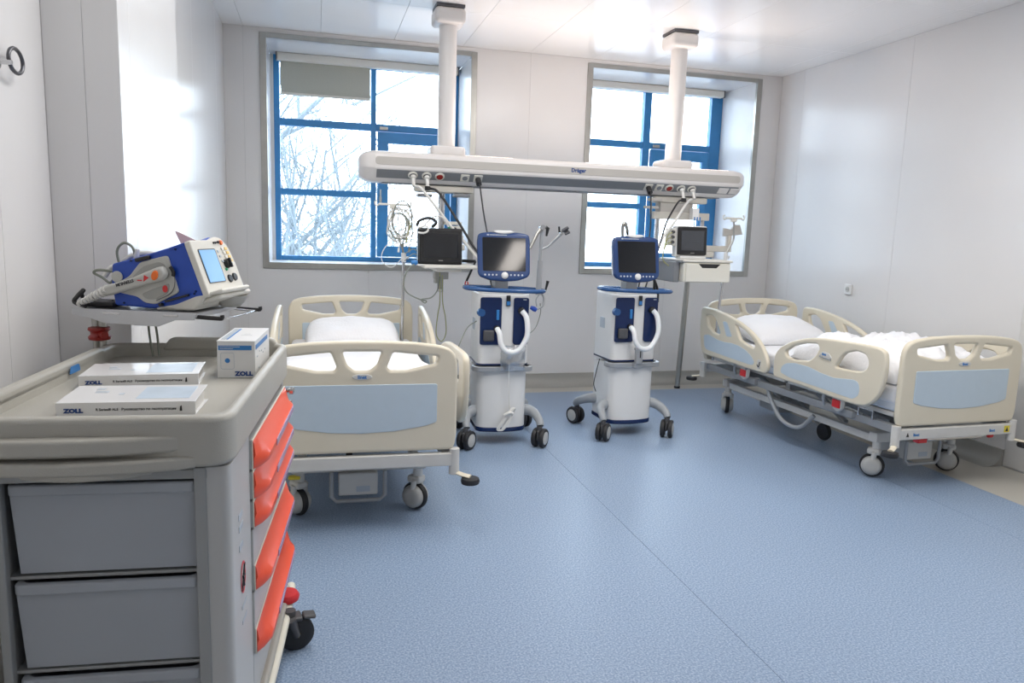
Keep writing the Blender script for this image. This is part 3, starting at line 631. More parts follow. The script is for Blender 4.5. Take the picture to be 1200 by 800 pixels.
def slant(u, v_, w_=0):   # u along beam (local x), v up the slant (-.04..+.04), w outward
    n = Vector((0, -.677, -.736)); s_ = Vector((0, -.736, .677))
    return Vector((u, 5.5935 - 5.75, 1.885 - 1.94)) + s_ * v_ + n * w_
def slant_m(u, v_, w_=0):
    n = Vector((0, -.677, -.736)); s_ = Vector((0, -.736, .677)); x = Vector((1, 0, 0)); p = slant(u, v_, w_)
    return Matrix(((x.x, s_.x, n.x, p.x), (x.y, s_.y, n.y, p.y), (x.z, s_.z, n.z, p.z), (0, 0, 0, 1)))
f = nb(); box(f, -1.45, 1.50, -.041, .041, 0, .003, .001, slant_m(0, 0)); obj('service_panel', f, 'beamgrey', t)
M['uplight'] = mat('warm_uplight', (.9, .85, .8), .5, emit=(1, .80, .68), es=3.0)
for x, up in ((-.62, .45), (.42, .8), (1.25, .6)):
    ul = B('uplight_diffuser', 'uplight', t, x - .22, x + .22, -.06, .09, .109, .116, bev=.002)
    ld = bpy.data.lights.new('uplight', 'AREA'); ld.shape = 'RECTANGLE'; ld.size = .42; ld.size_y = .14; ld.energy = UPLIGHT_POWER * up; ld.color = (1, .84, .74)
    lo = bpy.data.objects.new('uplight', ld); COL.objects.link(lo); lo.parent = t; lo.location = (x, .015, .13); lo.rotation_euler = (PI, 0, 0)
f = nb(); text(f, 'Dräger', .042, T(.03, -.2035, .024) @ RX(90), .0012); obj('lettering', f, 'zollblue', t)
outs = [(.685, 'g'), (.787, 'g'), (.885, 'r'), (1.075, 's'), (1.175, 's'), (2.57, 's'), (2.665, 's'), (2.755, 'r'), (2.86, 'g'), (2.955, 'g')]
for x, k_ in outs:
    u = x - 1.87
    if k_ == 's':
        f = nb(); box(f, -.033, .033, -.033, .033, 0, .008, .003, slant_m(u, 0, .003)); so = obj('power_socket', f, 'cassette', t)
        f = nb(); lathe(f, [(.02, 0), (.02, .002)], 20, slant_m(u, 0, .011)); obj('socket_well', f, 'beamgrey' if x not in (1.175, 2.57) else 'black', so)
    else:
        f = nb(); lathe(f, [(.036, 0), (.036, .006), (.026, .01), (.026, .004)], 24, slant_m(u, 0, .003)); so = obj('gas_outlet', f, 'cassette', t)
        f = nb(); lathe(f, [(.025, .004), (.022, .012), (.012, .014)], 20, slant_m(u, 0, .003)); obj('outlet_ring', f, 'redclamp' if k_ == 'r' else 'darkmetal', so)
for x in (3.24, 3.345):
    f = nb(); box(f, -.045, .045, -.030, .030, 0, .006, .004, slant_m(x - 1.87, 0, .003)); obj('light_switch', f, 'beam', t)
f = nb(); box(f, -1.40, 1.40, -.06, .09, -.118, -.110, .002); obj('rail_channel', f, 'beamgrey', t)
for x in (.955, 2.85):
    u = x - 1.87
    f = nb(); lathe(f, [(.066, .10), (.066, 1.10)], 36, T(u, 0, 0)); c = obj('column', f, 'beam', t)
    f = nb(); plate(f, round_poly([(-.135, -.12), (.135, -.12), (.135, .12), (-.135, .12)], .045), [], .075, .025, T(u, 0, .135), 3); obj('column_base', f, 'beam', c)
    f = nb(); plate(f, round_poly([(-.115, -.12), (.115, -.12), (.115, .12), (-.115, .12)], .04), [], .115, .035, T(u, 0, 1.107), 3); obj('ceiling_collar', f, 'beam', c)
    f = nb(); box(f, u - .105, u + .105, -.11, .11, 1.162, 1.184); obj('ceiling_plate', f, 'darkmetal', c)

# gas probes and hoses ----------------------------------------------
def probe(x, label, blacktip=False):
    q = thing('gas_probe', label, 'gas probe', (x, 5.585, 1.885)); 
    f = nb(); cyl(f, (0, -.02, -.022), (0, -.055, -.085), .013); cyl(f, (0, -.012, -.012), (0, -.026, -.03), .02); obj('probe_body', f, 'cabwhite', q)
    if blacktip:
        f = nb(); lathe(f, [(.02, 0), (.022, .01), (.02, .03)], 16, T(0, -.055, -.112)); obj('probe_collar', f, 'black', q)
    return q
probe(.685, 'white gas probe plugged in the beam, leftmost outlet over the left bed side')
probe(.787, 'white gas probe with black collar, second outlet from the left end of the beam', True)
probe(2.86, 'white gas probe with black collar near the right end of the beam', True)
probe(2.955, 'plain white gas probe, outlet nearest the two switch plates of the beam')
def cable(name, label, cat, pts, r, m_, sm=8, plug=None):
    f = nb(); tube(f, pts, r, 8, sm)
    if plug: cyl(f, plug[0], plug[1], plug[2])
    return tag(obj(name, f, m_), label, cat)
cable('power_cable', 'black mains cable from the beam down to the left ventilator', 'cable', [(1.175, 5.55, 1.86), (1.18, 5.53, 1.82), (1.20, 5.45, 1.6), (1.235, 5.35, 1.35), (1.26, 5.28, 1.2), (1.27, 5.24, .95)], .006, 'cabblack', 8, ((1.175, 5.578, 1.872), (1.175, 5.545, 1.835), .021))
cable('power_cable', 'black mains cable hanging from the beam behind the right ventilator', 'cable', [(2.57, 5.55, 1.86), (2.572, 5.53, 1.80), (2.545, 5.45, 1.55), (2.49, 5.38, 1.38), (2.44, 5.32, 1.25), (2.38, 5.30, .95)], .006, 'cabblack', 8, ((2.57, 5.578, 1.872), (2.57, 5.545, 1.835), .021))
cable('gas_hose', 'white gas hose sloping from the beam behind the left monitor', 'hose', [(.70, 5.53, 1.80), (.75, 5.5, 1.77), (.95, 5.45, 1.52), (1.10, 5.36, 1.34), (1.22, 5.30, 1.18), (1.25, 5.27, .95)], .011, 'cabwhite')
cable('gas_hose', 'black gas hose curving from the beam down behind the left ventilator', 'hose', [(.80, 5.53, 1.79), (.86, 5.48, 1.76), (.97, 5.43, 1.60), (1.09, 5.36, 1.40), (1.20, 5.30, 1.22), (1.27, 5.27, .95)], .0095, 'cabblack')
cable('gas_hose', 'black gas hose from the beam down behind the right ventilator', 'hose', [(2.845, 5.53, 1.79), (2.80, 5.52, 1.76), (2.68, 5.45, 1.60), (2.60, 5.38, 1.42), (2.52, 5.33, 1.25), (2.42, 5.30, .95)], .0075, 'cabblack')
cable('gas_hose', 'white gas hose sloping from the beam past the right monitor', 'hose', [(2.94, 5.55, 1.80), (2.88, 5.52, 1.76), (2.74, 5.44, 1.60), (2.62, 5.40, 1.46), (2.50, 5.33, 1.22), (2.40, 5.31, .95)], .011, 'cabwhite')

# equipment column with monitor shelf over the left bed ----------------
t = thing('equipment_column', 'hanging equipment column with monitor shelf beside the left bed', 'equipment column', (.93, 5.76, 1.83), 0, 'equipment carriers under the beam')
f = nb(); plate(f, round_poly([(-.23, -.09), (.24, -.09), (.20, .07), (-.20, .07)], .03), [], .05, .012, T(0, 0, -.035)); obj('carriage', f, 'rackbeige', t)
f = nb(); box(f, -.20, -.09, -.13, -.02, -.10, -.075, .006); box(f, .08, .20, -.12, -.02, -.09, -.065, .006); obj('brake_grip', f, 'beamgrey', t)
f = nb(); lathe(f, [(.025, -.82), (.025, -.05)], 20); obj('tube', f, 'chrome', t)
f = nb(); box(f, -.20, .20, -.50, -.10, -.615, -.59, .008); box(f, -.10, .08, -.46, -.05, -.64, -.615, .006); obj('shelf', f, 'cassette', t)
f = nb(); box(f, -.055, .055, -.06, .03, -.72, -.64, .006); cyl(f, (0, -.02, -.80), (0, -.02, -.70), .02); box(f, -.05, -.03, -.07, .02, -.75, -.63, .003); obj('clamp_bracket', f, 'steel', t)
f = nb(); cyl(f, (.13, -.12, -.57), (.24, -.18, -.57), .012); cyl(f, (.24, -.18, -.57), (.17, -.20, -.72), .009); obj('swing_lever', f, 'black', t)
f = nb(); tube(f, [(.165, -.20, -.72), (.16, -.2, -.745), (.18, -.2, -.75), (.178, -.2, -.725)], .005, 6, 4); obj('lever_tip', f, 'red', t)
f = nb()
for i, (x, z) in enumerate(((.0, -.33), (.0, -.40), (.01, -.47))): box(f, x + .06, x + .16, -.10, -.02, z - .022, z + .022, .006)
box(f, .02, .15, -.06, 0, -.30, -.275, .004); o_ = obj('module_rack', f, 'cassette', t)
f = nb()
for x, z in ((.09, -.33), (.13, -.34), (.11, -.40), (.12, -.47)): lathe(f, [(.013, 0), (.011, .02)], 12, T(x, -.10, z) @ RX(90))
obj('module_connector', f, 'casterdark', o_)
f = nb(); lathe(f, [(.014, 0), (.012, .035)], 12, T(.06, -.12, -.34) @ RY(-40)); obj('green_fitting', f, 'green', o_)
def monitor(label, w, h, loc, rz, tilt, body, scr, group):
    q = thing('patient_monitor', label, 'monitor', loc, rz, group); m_ = RX(-tilt)
    f = nb(); plate(f, round_poly([(-w / 2, 0), (w / 2, 0), (w / 2, h), (-w / 2, h)], .015), [], .09, .012, m_ @ T(0, .055, 0) @ XZ); obj('housing', f, body, q)
    f = nb(); plate(f, round_poly([(-w / 2 + .008, .012), (w / 2 - .008, .012), (w / 2 - .008, h - .010), (-w / 2 + .008, h - .01)], .014), [], .03, .008, m_ @ T(0, .005, 0) @ XZ); bz = obj('bezel', f, 'black', q)
    f = nb(); plate(f, [(-w / 2 + .035, .048), (w / 2 - .035, .048), (w / 2 - .035, h - .04), (-w / 2 + .035, h - .04)], [], .004, .001, m_ @ T(0, -.0105, 0) @ XZ); obj('screen', f, scr, bz)
    f = nb(); box(f, -.016, .016, -.0125, -.0105, .024, .030, 0, m_); obj('badge', f, 'steel', bz)
    return q
q = monitor('black patient monitor with blank screen on the shelf beside the left bed', .325, .262, (.865, 5.36, 1.242), 0, 4, 'black', 'screen', 'patient monitors')
f = nb(); tube(f, [(-.17, .05, .27), (-.15, .04, .31), (-.08, .04, .33), (-.03, .04, .30), (-.06, .05, .265)], .011, 8, 5); obj('coiled_cuff_hose', f, 'cabblack', q)
f = nb(); tube(f, [(-.12, .05, .27), (-.05, .04, .34), (.02, .04, .335), (.06, .05, .27)], .006, 8, 5); tube(f, [(-.17, -.02, .26), (-.11, -.03, .27), (-.10, -.03, .24), (-.13, -.03, .222), (-.17, -.02, .225)], .007, 8, 5); obj('white_lead', f, 'cabwhite', q)
f = nb(); box(f, -.17, .15, -.02, .11, -.012, -.001, .004); obj('monitor_foot', f, 'ventwhite', q)
f = nb(); lathe(f, [(.014, 0), (.02, .02), (.013, .045)], 12, T(-.165, .02, .008) @ RY(-90)); obj('blue_connector', f, 'stripe', q)
for i in range(4):
    f = nb(); tube(f, [(-.165, .03, .06 + i * .03), (-.20, .02, .07 + i * .034), (-.26, .01, .02 + i * .05)], .0035, 6, 5); obj('side_lead', f, 'cabgrey', q)
cable('sensor_cable', 'dark knotted sensor cable hanging under the left monitor shelf', 'cable', [(.69, 5.37, 1.25), (.63, 5.36, 1.20), (.60, 5.36, 1.10), (.63, 5.36, 1.03), (.72, 5.36, .985), (.765, 5.36, .975), (.755, 5.36, .96), (.73, 5.36, .985), (.80, 5.36, 1.0), (.86, 5.45, 1.05), (.89, 5.55, 1.14)], .005, 'cabgrey')
cable('ground_cable', 'yellow green looped cable hanging below the left monitor shelf', 'cable', [(.90, 5.60, 1.17), (.905, 5.6, .95), (.89, 5.6, .85), (.88, 5.6, .70), (.92, 5.6, .64), (.955, 5.6, .70), (.95, 5.6, .82), (.925, 5.6, .95), (.92, 5.6, 1.15)], .004, 'cabyellow')

# equipment rack over the right bed --------------------------------------
t = thing('equipment_rack', 'hanging twin tube equipment rack with cream drawer box beside the right bed', 'equipment rack', (2.93, 5.76, 1.83), 0, 'equipment carriers under the beam')
f = nb(); plate(f, round_poly([(-.25, -.09), (.25, -.09), (.20, .07), (-.20, .07)], .03), [], .05, .012, T(-.02, 0, -.035)); obj('carriage', f, 'rackbeige', t)
f = nb(); box(f, -.20, .10, -.08, .02, -.15, -.06, .008); box(f, -.33, -.22, -.16, -.10, -.055, -.03, .004); box(f, -.36, -.24, -.14, -.10, -.115, -.095, .004); obj('brake_unit', f, 'beampanel', t)
B('crossbar', 'rackbeige', t, -.26, .25, -.09, -.05, -.195, -.135, bev=.006)
for x in (-.20, .21):
    f = nb(); lathe(f, [(.02, -.62), (.02, -.15)], 18, T(x, -.04, 0)); obj('rack_tube', f, 'chrome', t)
f = nb(); tube(f, [(.12, -.03, -.66), (.085, -.03, -1.62)], .023, 18); obj('long_tube', f, 'steel', t)
f = nb(); lathe(f, [(.026, 0), (.026, .02)], 18, T(.085, -.03, -1.635)); obj('tube_end_cap', f, 'black', t)
d_ = B('drawer_box', 'drawerbox', t, -.16, .245, -.48, -.06, -.685, -.53, bev=.008)
B('side_rail', 'beamgrey', d_, -.19, .25, -.47, -.06, -.535, -.515, bev=.005)
f = nb(); plate(f, [(-.145, -.68), (.238, -.68), (.238, -.54), (.155, -.54), (.12, -.572), (-.005, -.572), (-.04, -.54), (-.145, -.54)], [], .014, .003, T(0, -.486, 0) @ XZ); dr = obj('drawer_front', f, 'drawerbox', d_)
f = nb(); plate(f, [(.155, -.54), (.12, -.572), (-.005, -.572), (-.04, -.54)], [], .006, .001, T(0, -.4835, 0) @ XZ); obj('finger_slot', f, 'black', dr)
B('shelf', 'cassette', t, -.17, .26, -.49, -.06, -.528, -.508, bev=.006)
B('side_box', 'beamgrey', t, -.215, -.165, -.42, -.10, -.69, -.53, bev=.006)
f = nb(); box(f, .22, .46, -.12, -.08, -.45, -.40, .006); box(f, .42, .455, -.125, -.075, -.41, -.31, .006); box(f, .22, .30, -.12, -.06, -.50, -.45, .006); obj('swing_arm', f, 'rackbeige', t)
f = nb(); plate(f, [(.38, -.32), (.56, -.30), (.53, -.22), (.48, -.22), (.45, -.26), (.38, -.25)], [], .03, .006, T(0, -.10, 0) @ XZ); obj('pump_bracket', f, 'beampanel', t)
f = nb(); box(f, .055, .115, -.16, -.10, -.19, -.10, .004); obj('white_tag', f, 'paper', t)
f = nb()
for x in (.075, .10, .125): cyl(f, (x, -.16, -.26), (x, -.16, -.17), .005, 8)
obj('blue_hanger_strip', f, 'stripe', t)
q = monitor('white framed patient monitor with grey screen above the cream drawer', .265, .245, (2.905, 5.42, 1.342), -3, 4, 'ventwhite', 'screengrey', 'patient monitors')
B('monitor_foot', 'ventwhite', q, -.10, .12, -.01, .10, -.019, .004)
f = nb(); box(f, -.20, -.14, .01, .09, .08, .22, .006); obj('side_module', f, 'cassette', q)
f = nb()
for z in (.11, .15, .19): lathe(f, [(.014, 0), (.012, .02)], 12, T(-.17, .01, z) @ RX(90))
obj('module_connector', f, 'casterdark', q)
f = nb()
for i in range(3): tube(f, [(-.17, .0, .11 + i * .04), (-.23, -.02, .09 + i * .03), (-.25, -.01, -.02), (-.19, 0, -.08)], .004, 6, 5)
obj('sensor_lead', f, 'cabyellow', q)

# ================================================================== VENTILATORS
def twin_caster(parent, x, y, rz, ztop=.145):
    m_ = T(x, y, 0) @ RZ(rz) @ Matrix.Diagonal((1.18, 1.2, 1.2, 1)); ztop /= 1.2
    f = nb(); box(f, -.008, .008, -.04, .045, .045, .105, .012); cyl(f, (0, -.012, .09), (0, -.012, ztop), .016); tube(f, [(0, .03, .09), (0, .055, .075)], .012, 8)
    f.transform(m_); c = obj('caster', f, 'casterdark', parent)
    for s_ in (-1, 1):
        f = nb(); lathe(f, [(.036, -.012), (.052, -.012), (.0555, -.006), (.0555, .006), (.052, .012), (.036, .012)], 28, T(s_ * .024, 0, .056) @ RY(90)); f.transform(m_); w = obj('wheel', f, 'rubber', c)
        f = nb(); lathe(f, [(.008, 0), (.036, .001), (.038, .008), (.02, .012), (.008, .014)], 28, T(s_ * .030, 0, .056) @ RY(90 * s_)); f.transform(m_); obj('hub_cap', f, 'wheelgrey', c)
    return c
def vent_plan(w, y0, y1, c, bulge=0):
    p = [(-w, y1), (-w, y0 + c)]
    for i in range(9):
        a = -1 + i / 4; p.append((a * (w - c * .7), y0 - bulge * (1 - a * a)))
    p += [(w, y0 + c), (w, y1)]
    return round_poly(p, .018, 3)
def make_vent(label, loc, rz):
    t = thing('ventilator', label, 'ventilator', loc, rz, 'ventilators between the beds')
    f = nb(); plate(f, vent_plan(.178, -.165, .155, .035, .03), [], .42, .006, T(0, 0, .335)); lo = obj('lower_body', f, 'ventwhite', t)
    f = nb(); plate(f, vent_plan(.180, -.168, .158, .035, .03), [], .035, .01, T(0, 0, .112)); obj('base_trim', f, 'ventblue', t)
    f = nb(); plate(f, vent_plan(.185, -.172, .16, .035, .008), [], .012, .003, T(0, 0, .575)); obj('dark_joint', f, 'ventblue', t)
    f = nb(); plate(f, vent_plan(.180, -.170, .158, .03, .0), [], .50, .012, T(0, 0, .82)); up = obj('upper_body', f, 'ventwhite', t)
    f = nb(); plate(f, vent_plan(.215, -.205, -.10, .035, .012), [vent_plan(.20, -.19, -.09, .035, .0)], .034, .004, T(0, 0, .548)); obj('equipment_rail', f, 'beltgrey', t)
    f = nb()
    for x in (-.06, .02, .10): lathe(f, [(.008, 0), (.006, .012)], 10, T(x, -.17, .52))
    obj('rail_screw', f, 'darkmetal', t)['kind'] = 'stuff'
    f = nb(); plate(f, round_poly([(-.172, .715), (-.03, .715), (-.022, .73), (-.022, 1.045), (-.172, 1.045)], .018), [], .012, .004, T(0, -.176, 0) @ XZ); wl_ = obj('left_bay', f, 'ventblue', t)
    f = nb(); plate(f, round_poly([(.062, .73), (.075, .715), (.170, .715), (.170, 1.045), (.062, 1.045)], .018), [], .012, .004, T(0, -.176, 0) @ XZ); wr_ = obj('right_bay', f, 'ventblue', t)
    f = nb(); box(f, -.15, -.075, -.21, -.18, .745, .82, .01); obj('water_trap', f, 'casterdark', wl_)
    f = nb(); lathe(f, [(.022, 0), (.022, .02), (.012, .024)], 18, T(-.055, -.182, .83) @ RX(90)); obj('hose_port', f, 'black', wl_)
    f = nb(); box(f, -.06, -.04, -.19, -.18, .89, .96, .003); box(f, -.155, -.145, -.186, -.181, .92, .935, .001); obj('blue_clip', f, 'stripe', wl_)
    f = nb(); lathe(f, [(.03, 0), (.026, .03)], 16, T(-.165, -.165, .94) @ RX(90)); obj('side_knob', f, 'ventring', wl_)
    f = nb(); lathe(f, [(.024, 0), (.024, .02), (.014, .03)], 18, T(.115, -.182, .955) @ RX(90)); obj('hose_port', f, 'black', wr_)
    f = nb(); box(f, .128, .152, -.1835, -.182, 1.028, 1.034); obj('bay_label', f, 'greyink', wr_)
    f = nb(); box(f, .007, .037, -.186, -.180, .985, 1.06, .004); pc = obj('indicator_plate', f, 'black', t)
    f = nb(); box(f, .009, .035, -.188, -.185, .992, 1.02, .002); obj('indicator_light', f, 'stripe', pc)
    # side power stripe
    f = nb(); box(f, -.184, -.178, -.02, .06, .80, .88, .002); obj('side_label', f, 'greyink', t)
    f = nb(); tube(f, [(-.055, -.20, .83), (-.045, -.235, .80), (-.035, -.25, .73), (.0, -.255, .685), (.05, -.255, .675), (.10, -.25, .70), (.145, -.245, .78), (.150, -.235, .86), (.14, -.22, .92), (.115, -.205, .955)], .0185, 14, 5); obj('breathing_hose', f, 'hose', t)
    # wraparound handle and tray
    ring = []
    for i in range(24):
        a = 2 * PI * i / 24; cx = math.cos(a); sx = math.sin(a)
        ring.append((.005 + .275 * (abs(cx) ** .8) * (1 if cx > 0 else -1), -.11 + (.15 if sx < 0 else .11) * (abs(sx) ** .75) * (1 if sx > 0 else -1), 1.098 - .008 * cx))
    f = nb(); tube(f, ring, .019, 10, 3, True, flat=.8); obj('handle_ring', f, 'ventring', t)
    f = nb(); plate(f, round_poly([(-.17, -.17), (.17, -.17), (.17, .14), (-.17, .14)], .04), [], .025, .008, T(0, 0, 1.078)); obj('top_plate', f, 'ventwhite', t)
    # monitor on neck
    f = nb(); plate(f, [(-.045, -.03), (.045, -.03), (.06, .03), (-.06, .03)], [], .10, .008, T(-.01, -.06, 1.13)); obj('monitor_neck', f, 'beltgrey', t)
    mm_ = T(-.01, -.13, 1.325) @ RX(-11)
    out = [(-.165, -.145), (-.10, -.168), (0, -.176), (.10, -.168), (.165, -.145), (.183, -.12), (.186, .10), (.178, .148), (.15, .158), (.085, .166), (.045, .155), (0, .150), (-.045, .155), (-.085, .166), (-.15, .158), (-.178, .148), (-.186, .10), (-.183, -.12)]
    f = nb(); plate(f, round_poly(out, .015), [], .04, .014, mm_ @ XZ); mo = obj('monitor', f, 'bezel', t)
    f = nb(); plate(f, round_poly([(a * .96, b_ * .96) for a, b_ in out], .015), [], .045, .014, mm_ @ T(0, .03, 0) @ XZ); obj('monitor_back', f, 'ventwhite', mo)
    f = nb(); plate(f, round_poly([(-.08, .168), (-.045, .156), (0, .151), (.045, .156), (.08, .168), (.05, .178), (-.05, .178)], .01), [], .05, .008, mm_ @ T(0, .012, 0) @ XZ); obj('monitor_top_grip', f, 'ventwhite', mo)
    f = nb(); plate(f, round_poly([(-.15, -.105), (.15, -.105), (.152, .125), (-.152, .125)], .006), [], .004, .001, mm_ @ T(0, -.0205, 0) @ XZ); obj('screen', f, 'screen', mo)
    f = nb(); lathe(f, [(.024, 0), (.023, .008), (.017, .014), (.005, .015)], 24, mm_ @ T(.002, -.020, -.135) @ RX(90)); obj('control_knob', f, 'ventwhite', mo)
    for i, x in enumerate((-.135, -.108, -.082, -.056, .045, .072, .098, .125)):
        f = nb(); lathe(f, [(.0065, 0), (.0065, .002)], 10, mm_ @ T(x, -.0205, -.132) @ RX(90)); obj('key', f, 'greyink', mo)
    f = nb(); box(f, -.12, -.105, -.0215, -.02, .138, .147, 0, mm_); box(f, -.10, .02, -.0215, -.02, .140, .1445, 0, mm_); obj('print_line', f, 'greyink', mo)
    # legs
    for sx in (-1, 1):
        for fy in (-1, 1):
            y1 = -.26 if fy < 0 else .27
            f = nb(); tube(f, [(sx * .15, fy * .09, .235), (sx * .205, fy * .12, .235), (sx * .245, y1 * .62, .215), (sx * .262, y1 * .9, .18), (sx * .262, y1, .15)], [.034, .034, .030, .026, .024], 10, 5, flat=1.15); l_ = obj('leg', f, 'ventgrey', t)
            twin_caster(t, sx * .262, y1, {(-1, -1): -42, (1, -1): -38, (-1, 1): 22, (1, 1): 30}[(sx, fy)], .15)
    return t
v1 = make_vent('left ventilator with light reflecting screen, bagged cable and raised support arm', (1.255, 5.105, 0), -2)
v2 = copy_tree(v1); v2['label'] = 'right ventilator with black screen and steel clamp on its front rail'; v2.location = (2.262, 5.185, 0); v2.rotation_euler = (0, 0, R(3))
def child_of(o, par): o.parent = par; return o
# support arm on the left ventilator
f = nb(); tube(f, [(.255, -.10, 1.06), (.258, -.10, 1.30)], [.022, .018], 12); tube(f, [(.258, -.10, 1.30), (.262, -.10, 1.53)], .0115, 10); arm = obj('support_arm', f, 'beltgrey', v1)
f = nb(); tube(f, [(.262, -.10, 1.525), (.23, -.11, 1.49), (.175, -.125, 1.38)], [.016, .013, .010], 8); obj('arm_link', f, 'steel', arm)
f = nb(); tube(f, [(.262, -.10, 1.375), (.31, -.10, 1.40), (.40, -.11, 1.49)], [.008, .008, .013], 8); obj('arm_link', f, 'beltgrey', arm)
f = nb(); cyl(f, (.262, -.12, 1.53), (.262, -.08, 1.53), .018); cyl(f, (.40, -.13, 1.495), (.40, -.09, 1.495), .012); obj('arm_joint', f, 'chrome', arm)
f = nb(); tube(f, [(.285, -.12, 1.53), (.30, -.12, 1.525), (.292, -.12, 1.47)], [.014, .014, .007], 8); obj('black_lever', f, 'black', arm)
f = nb(); tube(f, [(.385, -.12, 1.50), (.38, -.12, 1.54)], .008, 8); obj('black_lever', f, 'black', arm)
f = nb(); tube(f, [(.30, -.12, 1.09), (.315, -.12, 1.16)], [.006, .012], 8); obj('black_lever', f, 'black', arm)
f = nb(); cyl(f, (.40, -.14, 1.51), (.44, -.14, 1.535), .012); cyl(f, (.42, -.14, 1.49), (.45, -.14, 1.505), .011); box(f, .415, .445, -.13, -.10, 1.50, 1.53, .004); obj('hose_clamp', f, 'darkmetal', arm)
f = nb(); tube(f, [(.27, -.11, 1.08), (.29, -.12, 1.04), (.28, -.13, .985), (.25, -.13, .965), (.225, -.13, .955)], .008, 8, 5); tube(f, [(.27, -.1, 1.07), (.235, -.12, 1.03), (.24, -.12, .98)], .004, 6, 5); s_ = obj('flow_sensor_lead', f, 'beltgrey', arm)
f = nb(); lathe(f, [(.016, 0), (.018, .02), (.012, .045)], 14, T(.235, -.13, .955) @ RY(-65)); obj('blue_connector', f, 'defblue', s_)
tag(obj('sensor_line', tube(nb(), [(1.52, 4.99, 1.0), (1.525, 4.99, .93), (1.49, 4.98, .83), (1.43, 4.96, .78)], .0032, 6, 6), 'cabgrey'), 'thin grey line curving down the right side of the left ventilator', 'cable')
tag(obj('side_cable', tube(nb(), [(1.07, 5.02, .87), (1.0, 4.98, .83), (.94, 4.93, .73), (.90, 4.9, .60), (.93, 4.92, .35), (1.02, 5.0, .28)], .004, 6, 6), 'cabgrey'), 'thin cable looping from the left side of the left ventilator behind the bed rail', 'cable')
# plastic bag and coiled white cable
f = nb()
vs = {}
for i in range(13):
    for j in range(11):
        u, v_ = i / 12, j / 10
        d_ = .028 * math.sin(PI * u) ** .6 * math.sin(PI * min(1, v_ + .12)) ** .5
        for s_ in (0, 1):
            n_ = noise.noise(Vector((u * 5, v_ * 5, s_ * 4))) * .014
            vs[i, j, s_] = f.verts.new((1.215 + u * .175 + .01 * noise.noise(Vector((v_ * 4, 0, s_))), 4.868 + (-d_ if s_ == 0 else d_ * .35) + n_, .545 + v_ * .175 + .012 * noise.noise(Vector((u * 4, 3, 1)))))
for i in range(12):
    for j in range(10):
        for s_ in (0, 1):
            q = (vs[i, j, s_], vs[i + 1, j, s_], vs[i + 1, j + 1, s_], vs[i, j + 1, s_]); f.faces.new(q if s_ == 0 else q[::-1])
tag(obj('plastic_bag', f, 'bag', weld=False, wn=False), 'crinkled clear plastic bag on the front rail of the left ventilator', 'bag')
f = nb(); tube(f, [(.015, 0, .50), (.012, -.01, .42), (.02, -.005, .25), (.03, 0, .14)], .0045, 8, 6)
for k_ in range(4):
    o1 = .006 * k_
    tube(f, [(.05 + o1, -.005 * k_, .15), (.02 + o1, -.01, .12), (-.045 + o1, -.012, .035), (-.06 + o1, -.01, .0), (-.035 + o1, -.01, -.005), (.01 + o1, -.012, .05), (.06, -.005, .12)], .0045, 6, 4, True)
tube(f, [(-.01, -.012, .10), (.02, -.02, .12), (.05, -.012, .11)], .012, 8, 3)
o = obj('mains_lead', f, 'cabwhite', wn=False); o.location = (1.265, 4.885, .125); tag(o, 'white mains lead hanging and coiled on the front of the left ventilator', 'cable')
# clamp on right ventilator
f = nb(); box(f, -.03, .035, -.25, -.20, .53, .57, .008); box(f, -.028, .028, -.262, -.225, .56, .68, .01); box(f, -.036, .036, -.262, -.23, .665, .685, .006); c_ = obj('steel_clamp', f, 'beltgrey', v2)
f = nb(); box(f, .0, .008, -.2645, -.262, .61, .66, .001); obj('clamp_slot', f, 'black', c_)
f = nb(); tube(f, [(-.06, .0, 1.44), (-.075, -.02, 1.56), (-.055, -.02, 1.58), (-.02, 0, 1.52)], [.010, .014, .014, .010], 8, 4); obj('rear_hose_holder', f, 'steel', v2)
f = nb(); tube(f, [(.0, .02, 1.44), (-.03, 0, 1.54), (-.045, 0, 1.57)], .011, 8, 3); obj('rear_lever', f, 'black', v2)
f = nb(); tube(f, [(.20, -.05, 1.08), (.19, -.06, 1.17), (.15, -.06, 1.19)], .011, 8, 4); tube(f, [(.19, -.06, 1.17), (.225, -.06, 1.09), (.23, -.06, 1.0)], .010, 8, 4); obj('side_lever', f, 'black', v2)
f = nb(); tube(f, [(-.19, .02, .56), (-.20, .05, .45), (-.215, .05, .36), (-.195, .05, .30)], .004, 6, 5); obj('rear_lead', f, 'cabblack', v2)

# ================================================================== EMERGENCY CART (near left)
NA = -4.5
cart = thing('emergency_cart', 'grey emergency cart with orange red drawers and frosted side bins in the left foreground', 'cart', (-.20, 1.76, 0), NA)
def cartpt(u, v_, z=0):
    a = R(NA); return (-.20 + u * math.cos(a) - v_ * math.sin(a), 1.76 + u * math.sin(a) + v_ * math.cos(a), z)
